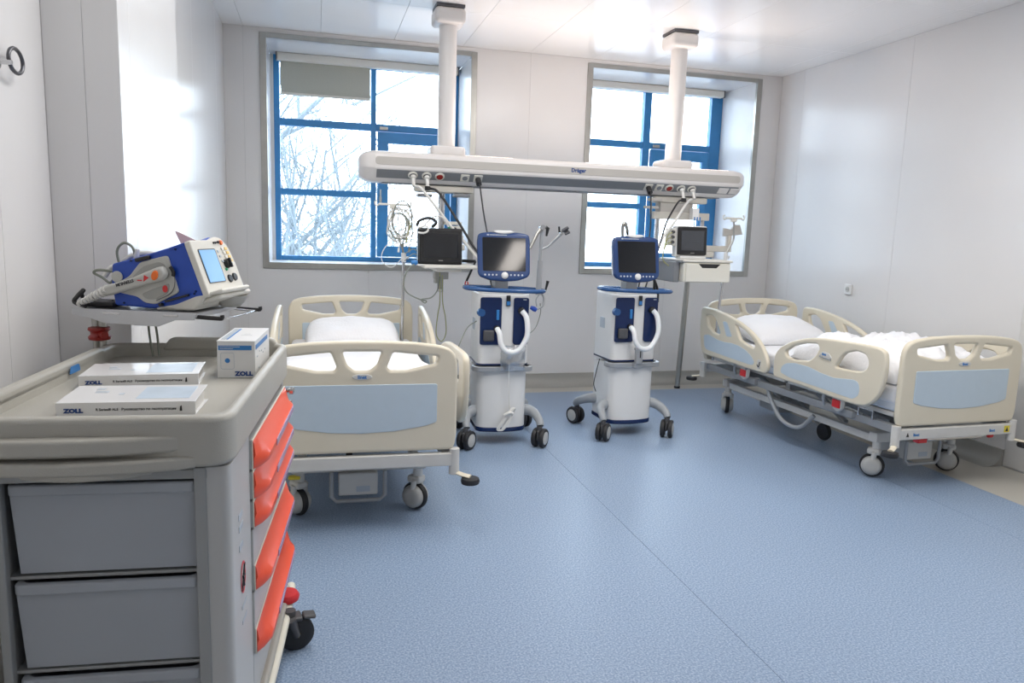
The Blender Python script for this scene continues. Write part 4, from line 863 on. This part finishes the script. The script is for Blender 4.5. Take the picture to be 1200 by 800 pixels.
# body core: back, side panel with drawers, posts
B('rear_panel', 'cartlight', cart, -.50, .0, .965, .985, .13, .95)
B('inner_partition', 'cartpost', cart, -.49, -.01, .245, .26, .15, .94)
f = nb(); plate(f, round_poly([(-.056, 0), (.0, 0), (.0, .262), (-.01, .262), (-.01, .06), (-.056, .01)], .028, 8), [], .80, .002, T(0, 0, .54)); cp = obj('corner_post', f, 'cartlight', cart)
B('front_post', 'cartpost', cart, -.079, -.052, -.004, .02, .14, .94, bev=.003)
B('front_post', 'cartpost', cart, -.503, -.483, -.004, .02, .14, .96, bev=.003)
B('far_side_panel', 'cartpost', cart, -.502, -.488, .0, .98, .14, .94)
B('shelf_rail', 'cartpost', cart, -.49, -.05, -.002, .24, .912, .935, bev=.003)
f = nb(); plate(f, round_poly([(-.52, -.03), (.018, -.03), (.022, 1.0), (-.52, 1.0)], .04, 6), [], .07, .012, T(0, 0, .125)); obj('base', f, 'cartgrey', cart)
f = nb(); tube(f, [(.012, -.02, .13), (.02, .5, .12), (.022, .9, .135), (.018, .99, .15)], .016, 8, 4); obj('base_bumper', f, 'cartedge', cart)
B('column_side', 'cartlight', cart, -.01, .001, .262, .975, .16, .31, bev=.002)
def bin_(z0, z1, n):
    b_ = nb(); y0, y1, x0, x1 = .012, .235, -.472, -.076; tp = .010
    def ring(x0, x1, ya, yb, z): return [b_.verts.new(p) for p in ((x0, ya, z), (x1, ya, z), (x1, yb, z), (x0, yb, z))]
    A = ring(x0 + tp, x1 - tp * .3, y0 + .008, y1 - tp, z0); Bq = ring(x0, x1, y0, y1, z1); C2 = ring(x0 + .004, x1 - .004, y0 + .004, y1 - .004, z1); D = ring(x0 + tp + .004, x1 - tp * .3 - .004, y0 + .012, y1 - tp - .004, z0 + .004)
    for P, Q in ((A, Bq), (Bq, C2), (C2, D)):
        for i in range(4): b_.faces.new((P[i], P[(i + 1) % 4], Q[(i + 1) % 4], Q[i]))
    b_.faces.new(A[::-1]); b_.faces.new(D)
    o_ = obj('storage_bin', b_, 'bin', cart)
    f = nb(); plate(f, round_poly([(x0 - .003, y0 - .010), (x1 + .002, y0 - .010), (x1 + .002, y1), (x0 - .003, y1)], .02), [round_poly([(x0 + .012, y0 + .008), (x1 - .012, y0 + .008), (x1 - .012, y1 - .012), (x0 + .012, y1 - .012)], .02)], .026, .005, T(0, 0, z1 - .008)); obj('bin_rim', f, 'bin', o_)
    return o_
bin_(.691, .900, 0); bin_(.458, .665, 1); bin_(.225, .432, 2)
for z in (.680, .448): B('bin_runner', 'cartpost', cart, -.488, -.055, .02, .24, z - .004, z + .004, bev=.001)
# tray top
tw0, tw1, tv0, tv1 = -.60, .012, -.035, 1.06
f = nb(); box(f, tw0 + .02, tw1 - .02, tv0 + .02, tv1 - .02, .985, 1.02, .004); top = obj('tray_top', f, 'cartgrey', cart)
out = round_poly([(tw0, tv0), (tw1, tv0), (tw1, tv1), (tw0, tv1)], .07, 8)
inn = round_poly([(tw0 + .035, tv0 + .04), (tw1 - .03, tv0 + .04), (tw1 - .03, tv1 - .03), (tw0 + .035, tv1 - .03)], .05, 8)
f = nb(); plate(f, out, [inn], .118, .014, T(0, 0, 1.007), 4); rim = obj('tray_rim', f, 'cartgrey', cart)
f = nb(); plate(f, round_poly([(-.42, 1.04), (-.02, 1.04), (-.035, 1.088), (-.39, 1.088)], .02), [], .03, .01, T(0, tv1 - .02, 0) @ XZ); obj('rear_lip', f, 'cartgrey', rim)
f = nb(); plate(f, round_poly([(.10, 1.04), (.95, 1.04), (.90, 1.072), (.15, 1.072)], .02), [], .03, .01, T(tw0 + .02, 0, 0) @ YZ); obj('left_lip', f, 'cartgrey', rim)
f = nb(); plate(f, round_poly([(.60, .0), (.68, .0), (.67, .022), (.61, .022)], .006), [], .002, .0006, T(tw0 + .042, 0, 1.038) @ YZ); obj('blue_rim_badge', f, 'stripe', rim)
# front grip bulge and pull out shelf
def bow(u0, u1, n=14, d=.03): return [(u0 + (u1 - u0) * i / n, -.035 - d * math.sin(PI * (.12 + .88 * i / n) ) ** .8) for i in range(n + 1)]
f = nb(); plate(f, bow(-.56, -.100, d=.035) + [(-.100, -.02), (-.56, -.02)], [], .040, .010, T(0, 0, 1.006), 3); obj('front_grip', f, 'cartgrey', rim)
f = nb(); plate(f, bow(-.54, -.066, d=.045) + [(-.066, .2), (-.54, .2)], [], .030, .008, T(0, 0, .962), 3); ps = obj('pull_out_shelf', f, 'cartgrey', cart)
f = nb(); plate(f, bow(-.42, -.16, d=.045) + [(-.16, .02), (-.42, .02)], [], .018, .005, T(0, .006, .943), 3); obj('shelf_grip', f, 'cartgrey', ps)
# drawers on the right face
def drawer(z0, z1, zr, near=.262, far=.955):
    d = nb(); box(d, -.02, .006, near, far, z0, z1, .003); dr_ = obj('drawer', d, 'cartlight', cart)
    f = nb(); box(f, .0055, .009, near - .001, far, zr - .002, z1 + .001, .0015) if z1 - z0 < .1 else box(f, .0055, .009, near - .001, far, zr, zr + .075, .0015); obj('cream_edge', f, 'cartedge', dr_)
    zt = z1 - .004 if z1 - z0 < .1 else zr + .07
    # pull: bowed red lip running along the drawer, thicker low
    b_ = nb(); n = 22; rows = []
    for i in range(n + 1):
        s_ = i / n; v_ = near + .003 + (far - near - .006) * s_
        k_ = min(1, s_ / .10) ** .6 * min(1, (1 - s_) / .06) ** .6
        o_ = .010 + .034 * k_
        P = [(.008, zr + .003), (.010, zr + .001), (o_ * .8, zr + .001), (o_, zr + .010), (o_, zr + .026), (.012 + o_ * .35, zr + .040), (.012, zt - .006), (.010, zt), (.008, zt)]
        rows.append([b_.verts.new((x, v_, z)) for x, z in P])
    for A, Q in zip(rows, rows[1:]):
        for i in range(len(A)): b_.faces.new((A[i], A[(i + 1) % len(A)], Q[(i + 1) % len(A)], Q[i]))
    b_.faces.new(rows[0][::-1]); b_.faces.new(rows[-1]); h_ = obj('red_pull', b_, 'drawer', dr_, sharp=40)
    f = nb(); box(f, .0435, .0465, near + .20, far - .07, zr + .008, zr + .028, .001); obj('label_holder', f, 'labelstrip', dr_)
for z0, z1, zr in ((.844, .926, .844), (.761, .839, .761), (.680, .756, .680), (.498, .674, .498), (.312, .492, .312)): drawer(z0, z1, zr)
f = nb(); lathe(f, [(.008, 0), (.008, .02), (.014, .024), (.014, .036), (.008, .04)], 16, T(.0, .972, .905) @ RY(90)); lk = obj('lock_cylinder', f, 'chrome', cart)
f = nb(); lathe(f, [(.012, 0), (.012, .01)], 16, T(.02, .985, .855) @ RY(90)); obj('lock_knob', f, 'chrome', cart)
# pictogram on the near side panel (no sitting / do not push ring) and faint lettering
f = nb(); ring = [(.13 + .030 * math.cos(a), .605 + .042 * math.sin(a)) for a in [i * PI / 16 for i in range(32)]]
plate(f, ring, [[(.13 + .025 * math.cos(a), .605 + .036 * math.sin(a)) for a in [i * PI / 16 for i in range(32)]]], .0012, .0002, T(.0015, 0, 0) @ YZ); obj('prohibition_ring', f, 'red', cart)
f = nb(); tube(f, [(.002, .11, .575), (.002, .15, .635)], .002, 6); tube(f, [(.002, .135, .58), (.002, .125, .61), (.002, .145, .605)], .003, 6); obj('prohibition_figure', f, 'ink', cart)
for z in (.70, .75, .78):
    f = nb(); box(f, .0005, .0015, .09, .14, z - .012, z + .004); obj('faint_print', f, 'greyink', cart)
for z in (.49, .53):
    f = nb(); box(f, .0005, .0015, .11, .17, z - .006, z + .004); obj('faint_print', f, 'greyink', cart)
# casters
def cart_caster(x, y, rz, brake=True):
    m_ = T(x, y, 0) @ RZ(rz)
    f = nb(); cyl(f, (0, 0, .10), (0, 0, .15), .02); tube(f, [(.026, 0, .125), (.026, .02, .06)], [.018, .012], 8); tube(f, [(-.026, 0, .125), (-.026, .02, .06)], [.018, .012], 8); box(f, -.03, .03, -.03, .04, .115, .13, .006)
    f.transform(m_); c = obj('caster', f, 'casterdark', cart)
    f = nb(); lathe(f, [(.030, -.017), (.048, -.019), (.062, -.012), (.0625, .0), (.062, .012), (.048, .019), (.030, .017)], 28, T(0, .02, .0625) @ RY(90)); f.transform(m_); obj('tyre', f, 'rubber', c)
    f = nb(); lathe(f, [(.012, -.022), (.012, .022)], 16, T(0, .02, .0625) @ RY(90)); f.transform(m_); obj('axle', f, 'yellow', c)
    if brake:
        f = nb(); box(f, -.024, .024, .03, .075, .120, .134, .007, RX(-6)); f.transform(m_); obj('brake_pedal', f, 'casterdark', c)
cart_caster(.035, .80, -75); cart_caster(-.46, .88, 10); cart_caster(-.02, .08, 20); cart_caster(-.46, .08, 0)
f = nb(); lathe(f, [(.02, 0), (.045, .004), (.048, .018), (.04, .030), (.02, .032)], 24, T(.012, .885, .145)); obj('corner_bumper', f, 'red', cart)

# --- arm pole and device shelf
SH = (-.77, 2.73); SA = -20
shelf = thing('device_shelf', 'aluminium swivel shelf on a pole with red clamp at the back of the grey cart', 'shelf', (SH[0], SH[1], 1.155), SA)
f = nb(); box(f, -.02, .405, .0, .30, .028, .044, .004); tr = obj('shelf_plate', f, 'steel', shelf)
M['alu'] = mat('matt_aluminium', (.55, .56, .58), .35, .4); tr.data.materials[0] = M['alu']
f = nb(); plate(f, [(-.02, .046), (.40, .046), (.41, .040), (.405, .022), (.34, .020), (.28, -.004), (.09, .0), (.04, .015), (-.02, .024)], [], .006, .001, T(0, -.002, 0) @ XZ); obj('side_bracket', f, 'alu', tr)
f = nb(); box(f, .09, .15, -.007, -.005, .030, .036, .0008); box(f, .30, .35, -.007, -.005, .032, .037, .0008); obj('bracket_slot', f, 'chrome', tr)
for y in (.02, .31):
    f = nb(); tube(f, [(.36, y, .032), (.47, y, .028), (.488, y, .03), (.488, y, .04)], .007, 8, 3); obj('rubber_guard', f, 'black', tr)
f = nb(); tube(f, [(.40, .03, .028), (.478, .03, .024), (.478, .30, .024), (.40, .30, .028)], .004, 8); obj('guard_wire', f, 'chrome', tr)
f = nb(); tube(f, [(.0, .085, -.125), (.0, .085, .03)], .0125, 14); tube(f, [(.024, .085, -.125), (.024, .085, .03)], .0125, 14); obj('twin_pole', f, 'steel', shelf)
f = nb(); lathe(f, [(.018, 0), (.034, .004), (.036, .014), (.028, .022), (.028, .03), (.036, .038), (.034, .046), (.018, .05)], 20, T(.012, .085, -.075)); cyl(f, (.03, .07, -.05), (.055, .05, -.05), .012); obj('red_clamp', f, 'red', shelf)
bpy.data.objects['red_clamp'].data.materials[0] = M['redclamp']
f = nb(); tube(f, [(.18, .10, .02), (.185, .10, -.06), (.195, .10, -.125)], .004, 8, 4); tube(f, [(.19, .12, .02), (.20, .12, -.05), (.205, .12, -.125)], .004, 8, 4); obj('hanging_cable', f, 'cabgrey', shelf)
f = nb(); box(f, .16, .23, .05, .09, -.012, .0, .002); obj('cable_clip', f, 'alu', shelf)

# --- defibrillator on the shelf (local frame of the shelf, z from 1.2)
de = thing('defibrillator', 'blue and off-white defibrillator monitor tilted up on the aluminium shelf', 'defibrillator', (SH[0], SH[1], 1.2), SA)
side = [(.107, .090), (.112, .150), (.207, .176), (.366, .227), (.427, .057), (.33, .02), (.249, .007), (.117, .013)]
f = nb(); plate(f, round_poly(side, .008), [], .23, .006, T(0, .135, 0) @ XZ); bd = obj('blue_case', f, 'defblue', de)
# side bracket pocket (paddle well)
f = nb(); plate(f, round_poly([(.175, .112), (.215, .160), (.31, .185), (.345, .065), (.262, .022), (.225, .026), (.20, .045), (.115, .060), (.112, .078), (.150, .098)], .01), [], .008, .003, T(0, .017, 0) @ XZ); wl2 = obj('paddle_well', f, 'defgrey', bd)
f = nb(); plate(f, round_poly([(.185, .108), (.225, .145), (.285, .165), (.305, .150), (.295, .128), (.21, .100)], .012), [], .004, .001, T(0, .0125, 0) @ XZ); obj('upper_recess', f, 'defshade', wl2)
f = nb(); plate(f, round_poly([(.215, .055), (.29, .085), (.315, .095), (.310, .062), (.265, .040), (.235, .038)], .012), [], .004, .001, T(0, .0125, 0) @ XZ); obj('lower_recess', f, 'defshade', wl2)
f = nb(); plate(f, round_poly([(.085, .052), (.11, .045), (.22, .080), (.305, .105), (.318, .125), (.305, .150), (.285, .146), (.19, .105), (.10, .078)], .012), [], .03, .010, T(0, -.002, 0) @ XZ); pd = obj('paddle_handle', f, 'defgrey', bd)
f = nb(); plate(f, [(.283 + .011 * math.cos(a) + .003 * math.sin(a), .120 + .016 * math.sin(a)) for a in [i * PI / 10 for i in range(20)]], [], .010, .003, T(0, -.018, 0) @ XZ); obj('orange_button', f, 'orange', pd)
f = nb(); plate(f, [(.243, .098), (.262, .112), (.246, .120)], [], .002, .0004, T(0, -.0175, 0) @ XZ); box(f, .222, .238, -.0185, -.017, .100, .104); obj('red_arrow', f, 'red', pd)
f = nb(); text(f, 'STERNUM', .0145, T(.208, -.0182, .106) @ RY(163) @ RX(90), .0005, .0003); obj('paddle_lettering', f, 'ink', pd)
f = nb(); plate(f, [(.300 + .009 * math.cos(a), .075 + .012 * math.sin(a)) for a in [i * PI / 10 for i in range(20)]], [], .003, .0008, T(0, .010, 0) @ XZ); obj('shock_symbol', f, 'red', wl2)
f = nb(); tube(f, [(.327, .008, .15), (.336, .008, .10), (.32, .008, .062), (.27, .008, .036)], .0015, 6, 4); obj('well_seam', f, 'darkmetal', wl2)
f = nb(); plate(f, [(.131 + .019 * math.cos(a), .108 + .019 * math.sin(a)) for a in [i * PI / 12 for i in range(24)]], [], .006, .002, T(0, .016, 0) @ XZ); obj('round_cover', f, 'defgrey', bd)
f = nb(); box(f, .205, .255, .004, .02, .158, .170, .003, T(0, 0, 0) @ T(.2, 0, .15) @ RY(-15) @ T(-.2, 0, -.15)); obj('black_latch', f, 'black', bd)
f = nb(); tube(f, [(.322, .008, .148), (.332, .008, .130), (.330, .008, .118)], .006, 8, 3); obj('side_catch', f, 'black', bd)
f = nb(); box(f, .30, .385, .004, .018, .030, .037, .002, T(.3, 0, .03) @ RY(-17) @ T(-.3, 0, -.03)); cyl(f, (.283, .004, .022), (.283, .018, .022), .006); obj('lower_slot', f, 'black', bd)
for x, z in ((.335, .205), (.18, .163), (.15, .022), (.40, .07), (.395, .062)):
    f = nb(); lathe(f, [(.004, 0), (.003, .003)], 10, T(x, .019, z) @ RX(90)); obj('case_screw', f, 'ventblue', bd)
# front bezel: plane from (.366,.227) to (.427,.057)
def fm(w, h, d): # point on front face: w across (0..0.25), h up from bottom along slope, d outward
    s_ = Vector((.366 - .427, 0, .227 - .057)).normalized(); n = Vector((s_.z, 0, -s_.x))
    p = Vector((.427, .02 + w, .057)) + s_ * h + n * d; y = Vector((0, 1, 0))
    return Matrix(((y.x, s_.x, n.x, p.x), (y.y, s_.y, n.y, p.y), (y.z, s_.z, n.z, p.z), (0, 0, 0, 1)))
f = nb(); plate(f, round_poly([(-.002, -.01), (.262, -.004), (.262, .09), (.250, .155), (.215, .190), (.175, .196), (.13, .184), (-.002, .184)], .012), [], .022, .005, fm(0, 0, .008)); bz = obj('front_bezel', f, 'defwhite', de)
f = nb(); plate(f, round_poly([(-.002, .180), (.13, .184), (.175, .198), (.215, .192), (.25, .156), (.245, .15), (.21, .175), (.175, .182), (.13, .172), (-.002, .170)], .003), [], .06, .006, fm(0, .002, -.03)); obj('blue_top_cap', f, 'defblue', bd)
f = nb(); plate(f, round_poly([(.028, .034), (.142, .034), (.142, .152), (.028, .152)], .006), [], .003, .001, fm(0, 0, .020)); sc = obj('screen_surround', f, 'black', bz)
f = nb(); plate(f, [(.030, .036), (.134, .036), (.134, .148), (.030, .148)], [], .002, .0004, fm(0, 0, .0225)); obj('screen', f, 'lcd', sc)
f = nb(); lathe(f, [(.017, 0), (.016, .014), (.005, .016)], 20, fm(.188, .095, .019)); box(f, -.004, .004, -.017, .017, .014, .022, .002, fm(.188, .095, .019)); obj('mode_dial', f, 'black', bz)
f = nb(); lathe(f, [(.003, 0), (.003, .002)], 10, fm(.188, .095, .041)); obj('dial_dot', f, 'ventwhite', bz)
for w_, h_, mt, r_ in ((.176, .042, 'black', .015), (.213, .046, 'black', .015), (.150, .172, 'ink', .004), (.162, .172, 'ink', .004), (.182, .174, 'ink', .005), (.200, .172, 'orange', .009), (.172, .075, 'green', .005), (.21, .102, 'red', .004)):
    f = nb(); lathe(f, [(r_, 0), (r_ * .85, .006)], 16, fm(w_, h_, .019)); obj('front_button', f, mt, bz)
for i in range(4):
    for j in range(2):
        f = nb(); box(f, -.009, .009, -.005, .005, 0, .004, .001, fm(.196 + j * .024 + i * .004, .150 - i * .015, .019)); obj('soft_key', f, 'yellow' if j else 'cassette', bz)
M['yellowkey'] = mat('pale_yellow_key', (.85, .60, .22), .4)
for o_ in [q for q in bpy.data.objects if q.name.startswith('soft_key') and q.data.materials[0] == M['yellow']]: o_.data.materials[0] = M['yellowkey']
for i in range(3):
    f = nb(); box(f, -.006, .006, -.004, .004, 0, .003, .001, fm(.160 + i * .004, .142 - i * .018, .019)); obj('side_key', f, 'greyink', bz)
f = nb(); box(f, .012, .24, -.026, -.006, -.03, .05, .01, fm(0, 0, .0)); 
obj('printer_door', f, 'defwhite', bz)
# off white base / dock
f = nb(); plate(f, round_poly([(.26, .002), (.395, .006), (.42, .035), (.435, .060), (.40, .062), (.33, .030), (.26, .012)], .006), [], .24, .008, T(0, .14, 0) @ XZ); dk = obj('dock_base', f, 'defwhite', de)
f = nb(); plate(f, round_poly([(.395, .04), (.565, .072), (.572, .088), (.56, .098), (.43, .062), (.41, .055)], .006), [], .20, .008, T(0, .125, 0) @ XZ); f.transform(T(.02, 0, 0)); bpy.data.meshes
f.transform(T(-.02, 0, 0) @ T(.43, .125, .06) @ Matrix.Diagonal((.50, 1, .6, 1)) @ T(-.43, -.125, -.06)); obj('dock_tongue', f, 'defwhite', dk)
f = nb(); lathe(f, [(.03, 0), (.045, .015), (.06, .04)], 20, T(.43, .20, .004)); obj('swivel_foot', f, 'defshade', dk)
# rear: pad cable strain relief, cables, pink tag
f = nb(); pts = [(.115, -.0, .062), (.085, -.003, .045), (.055, -.006, .028), (.02, -.006, .012)]
for i in range(9):
    k_ = i / 8; p = Vector((.108, .0, .066)).lerp(Vector((.012, -.004, .018)), k_); q = p + Vector((-.009, 0, -.0045)); cyl(f, p, q, .019 - .008 * k_, 14, .016 - .008 * k_)
obj('ribbed_strain_relief', f, 'cabwhite', de)
f = nb(); tube(f, [(.09, .05, .02), (.03, .05, .01), (-.0, .04, .022), (.0, .02, .045), (.015, .01, .06), (.0, .0, .04), (-.012, .0, .02), (.03, -.004, .008)], .007, 8, 5); box(f, -.01, .11, .02, .12, .003, .022, .008); obj('black_cable', f, 'cabblack', de)
f = nb(); tube(f, [(.11, .07, .13), (.10, .07, .19), (.125, .07, .218), (.155, .07, .205), (.165, .07, .17)], .0045, 8, 6); obj('grey_lead', f, 'cabgrey', de)
f = nb(); tube(f, [(.11, .06, .12), (.04, .06, .125), (.02, .06, .115), (.05, .06, .10), (.085, .05, .085), (.11, .05, .12)], .0045, 8, 6); obj('grey_lead', f, 'cabgrey', de)
f = nb(); tube(f, [(.10, .09, .15), (.14, .09, .175), (.19, .09, .185), (.24, .09, .18)], .009, 8, 5); tube(f, [(.10, .10, .14), (.05, .11, .13), (.03, .10, .10)], .010, 8, 5); obj('pale_cable', f, 'cabwhite', de)
f = nb(); lathe(f, [(.007, 0), (.009, .012), (.007, .035)], 12, T(.165, .07, .165) @ RY(15)); obj('lead_plug', f, 'cabwhite', de)
f = nb(); plate(f, round_poly([(.278, .262), (.286, .262), (.37, .226), (.31, .196)], .004), [], .0025, .0006, T(0, .12, 0) @ XZ); obj('pink_tag', f, 'pink', de)

# ================================================================== ITEMS ON THE CART TRAY (surface z 1.02)
ZT = 1.0205
def local_box(name, label, cat, p0, rz, w, d, h, group=None):
    t = thing(name, label, cat, (p0[0], p0[1], ZT), rz, group); return t
M['card'] = mat('white_carton', (.76, .76, .75), .45)
bx = local_box('carton', 'white carton with blue stripe and ZOLL lettering on the grey cart tray', 'box', (-.301, 2.402), -4.5, 0, 0, 0)
bw, bd_, bh = .112, .30, .115
B('carton_body', 'card', bx, 0, bw, 0, bd_, 0, bh, bev=.0015)
B('carton_lid', 'paper', bx, -.0012, bw + .0012, -.0012, bd_ + .0012, bh, bh + .0015, bev=.0005)
f = nb(); box(f, .004, .102, -.0014, -.0004, .088, .102); obj('blue_band', f, 'stripe', bx)
f = nb(); text(f, 'Stat-padz', .006, T(.007, -.0018, .096) @ RX(90), .0002); 
f.free()
for k_ in range(2):
    f = nb(); box(f, .008, .012 + .055 - .02 * k_, -.0019, -.0014, .0975 - .006 * k_, .099 - .006 * k_); obj('print_line', f, 'cassette', bx)
f = nb(); text(f, 'ZOLL', .018, T(.052, -.0012, .008) @ RX(90), .0010, .0008, sx=1.18); obj('brand_lettering', f, 'zollblue', bx)
f = nb(); plate(f, round_poly([(.010, .028), (.050, .028), (.050, .080), (.010, .080)], .006), [round_poly([(.0112, .0292), (.0488, .0292), (.0488, .0788), (.0112, .0788)], .005)], .001, .0002, T(0, -.0010, 0) @ XZ); obj('icon_frame', f, 'greyink', bx)
f = nb(); plate(f, [(.030 + .0075 * math.cos(a), .055 + .0075 * math.sin(a)) for a in [i * PI / 10 for i in range(20)]], [], .001, .0002, T(0, -.0010, 0) @ XZ); obj('blue_dot', f, 'stripe', bx)
f = nb(); box(f, bw + .0004, bw + .0014, .01, .25, .088, .102); obj('blue_band', f, 'stripe', bx)
for i, (y, z, l_) in enumerate(((.03, .06, .02), (.08, .07, .01), (.12, .065, .012), (.15, .055, .01), (.19, .06, .012), (.06, .02, .01))):
    f = nb(); box(f, bw + .0004, bw + .0012, y, y + l_, z, z + .004); obj('side_print', f, 'greyink', bx)
f = nb(); box(f, .006, .020, .03, .27, bh + .0014, bh + .0022); obj('top_band', f, 'greyink', bx)
f = nb(); box(f, .022, .028, .03, .27, bh + .0014, bh + .0022); obj('top_band', f, 'stripe', bx)
f = nb(); box(f, .05, .085, .12, .122, bh + .0014, bh + .002); box(f, .055, .075, .15, .152, bh + .0014, bh + .002); obj('top_print', f, 'greyink', bx)
M['coverwhite'] = mat('binder_white', (.80, .80, .80), .22, coat=.3)
M['coverfade'] = mat('cover_light_blue_print', (.58, .68, .78), .25, noise_amt=.15, noise_scale=14)
def binder(label, p, rz, open_=0, d=.195):
    t = thing('manual', label, 'manual', (p[0], p[1], ZT), rz, 'user manuals on the cart tray'); w, h = .315, .036
    B('page_block', 'pages', t, .006, w - .008, .012, d - .008, .004, h - .005, bev=.001)
    B('back_cover', 'coverwhite', t, 0, w, 0, d, 0, .003, bev=.001)
    B('spine', 'coverwhite', t, 0, w, 0, .004, 0, h, bev=.0015)
    mcov = T(0, 0, h - .003) @ RX(open_)
    c = obj('front_cover', box(nb(), 0, w, 0, d, 0, .003, .001, mcov), 'coverwhite', t)
    f = nb(); box(f, .17, w - .02, .03, d - .02, .0029, .0036, .0002, mcov); obj('cover_print', f, 'coverfade', c)
    for x, y, l_ in ((.06, .09, .03), (.12, .07, .012), (.055, .12, .02)):
        f = nb(); box(f, x, x + l_, y, y + .018, .0029, .0034, .0001, mcov); obj('cover_print', f, 'greyink', c)
    f = nb(); text(f, 'ZOLL', .0135, T(.018, -.0008, .0115) @ RX(90), .0009, .0005, sx=1.25); obj('brand_lettering', f, 'zollblue', t)
    f = nb(); text(f, 'R Series® ALS   Руководство по эксплуатации', .0085, T(.088, -.0008, .0155) @ RX(90), .0001, .0004); obj('title_lettering', f, 'ink', t)
    f = nb(); plate(f, [(.278, .012), (.284, .012), (.283, .026), (.2795, .024)], [], .001, .0002, T(0, -.0008, 0) @ XZ); obj('spine_mark', f, 'ink', t)
    return t
binder('closed white ZOLL manual, the farther of two on the cart tray', (-.655, 2.285), 2)
binder('white ZOLL manual with lifted cover, nearer the front edge of the cart tray', (-.611, 1.95), -2.5, 2.5, .165)
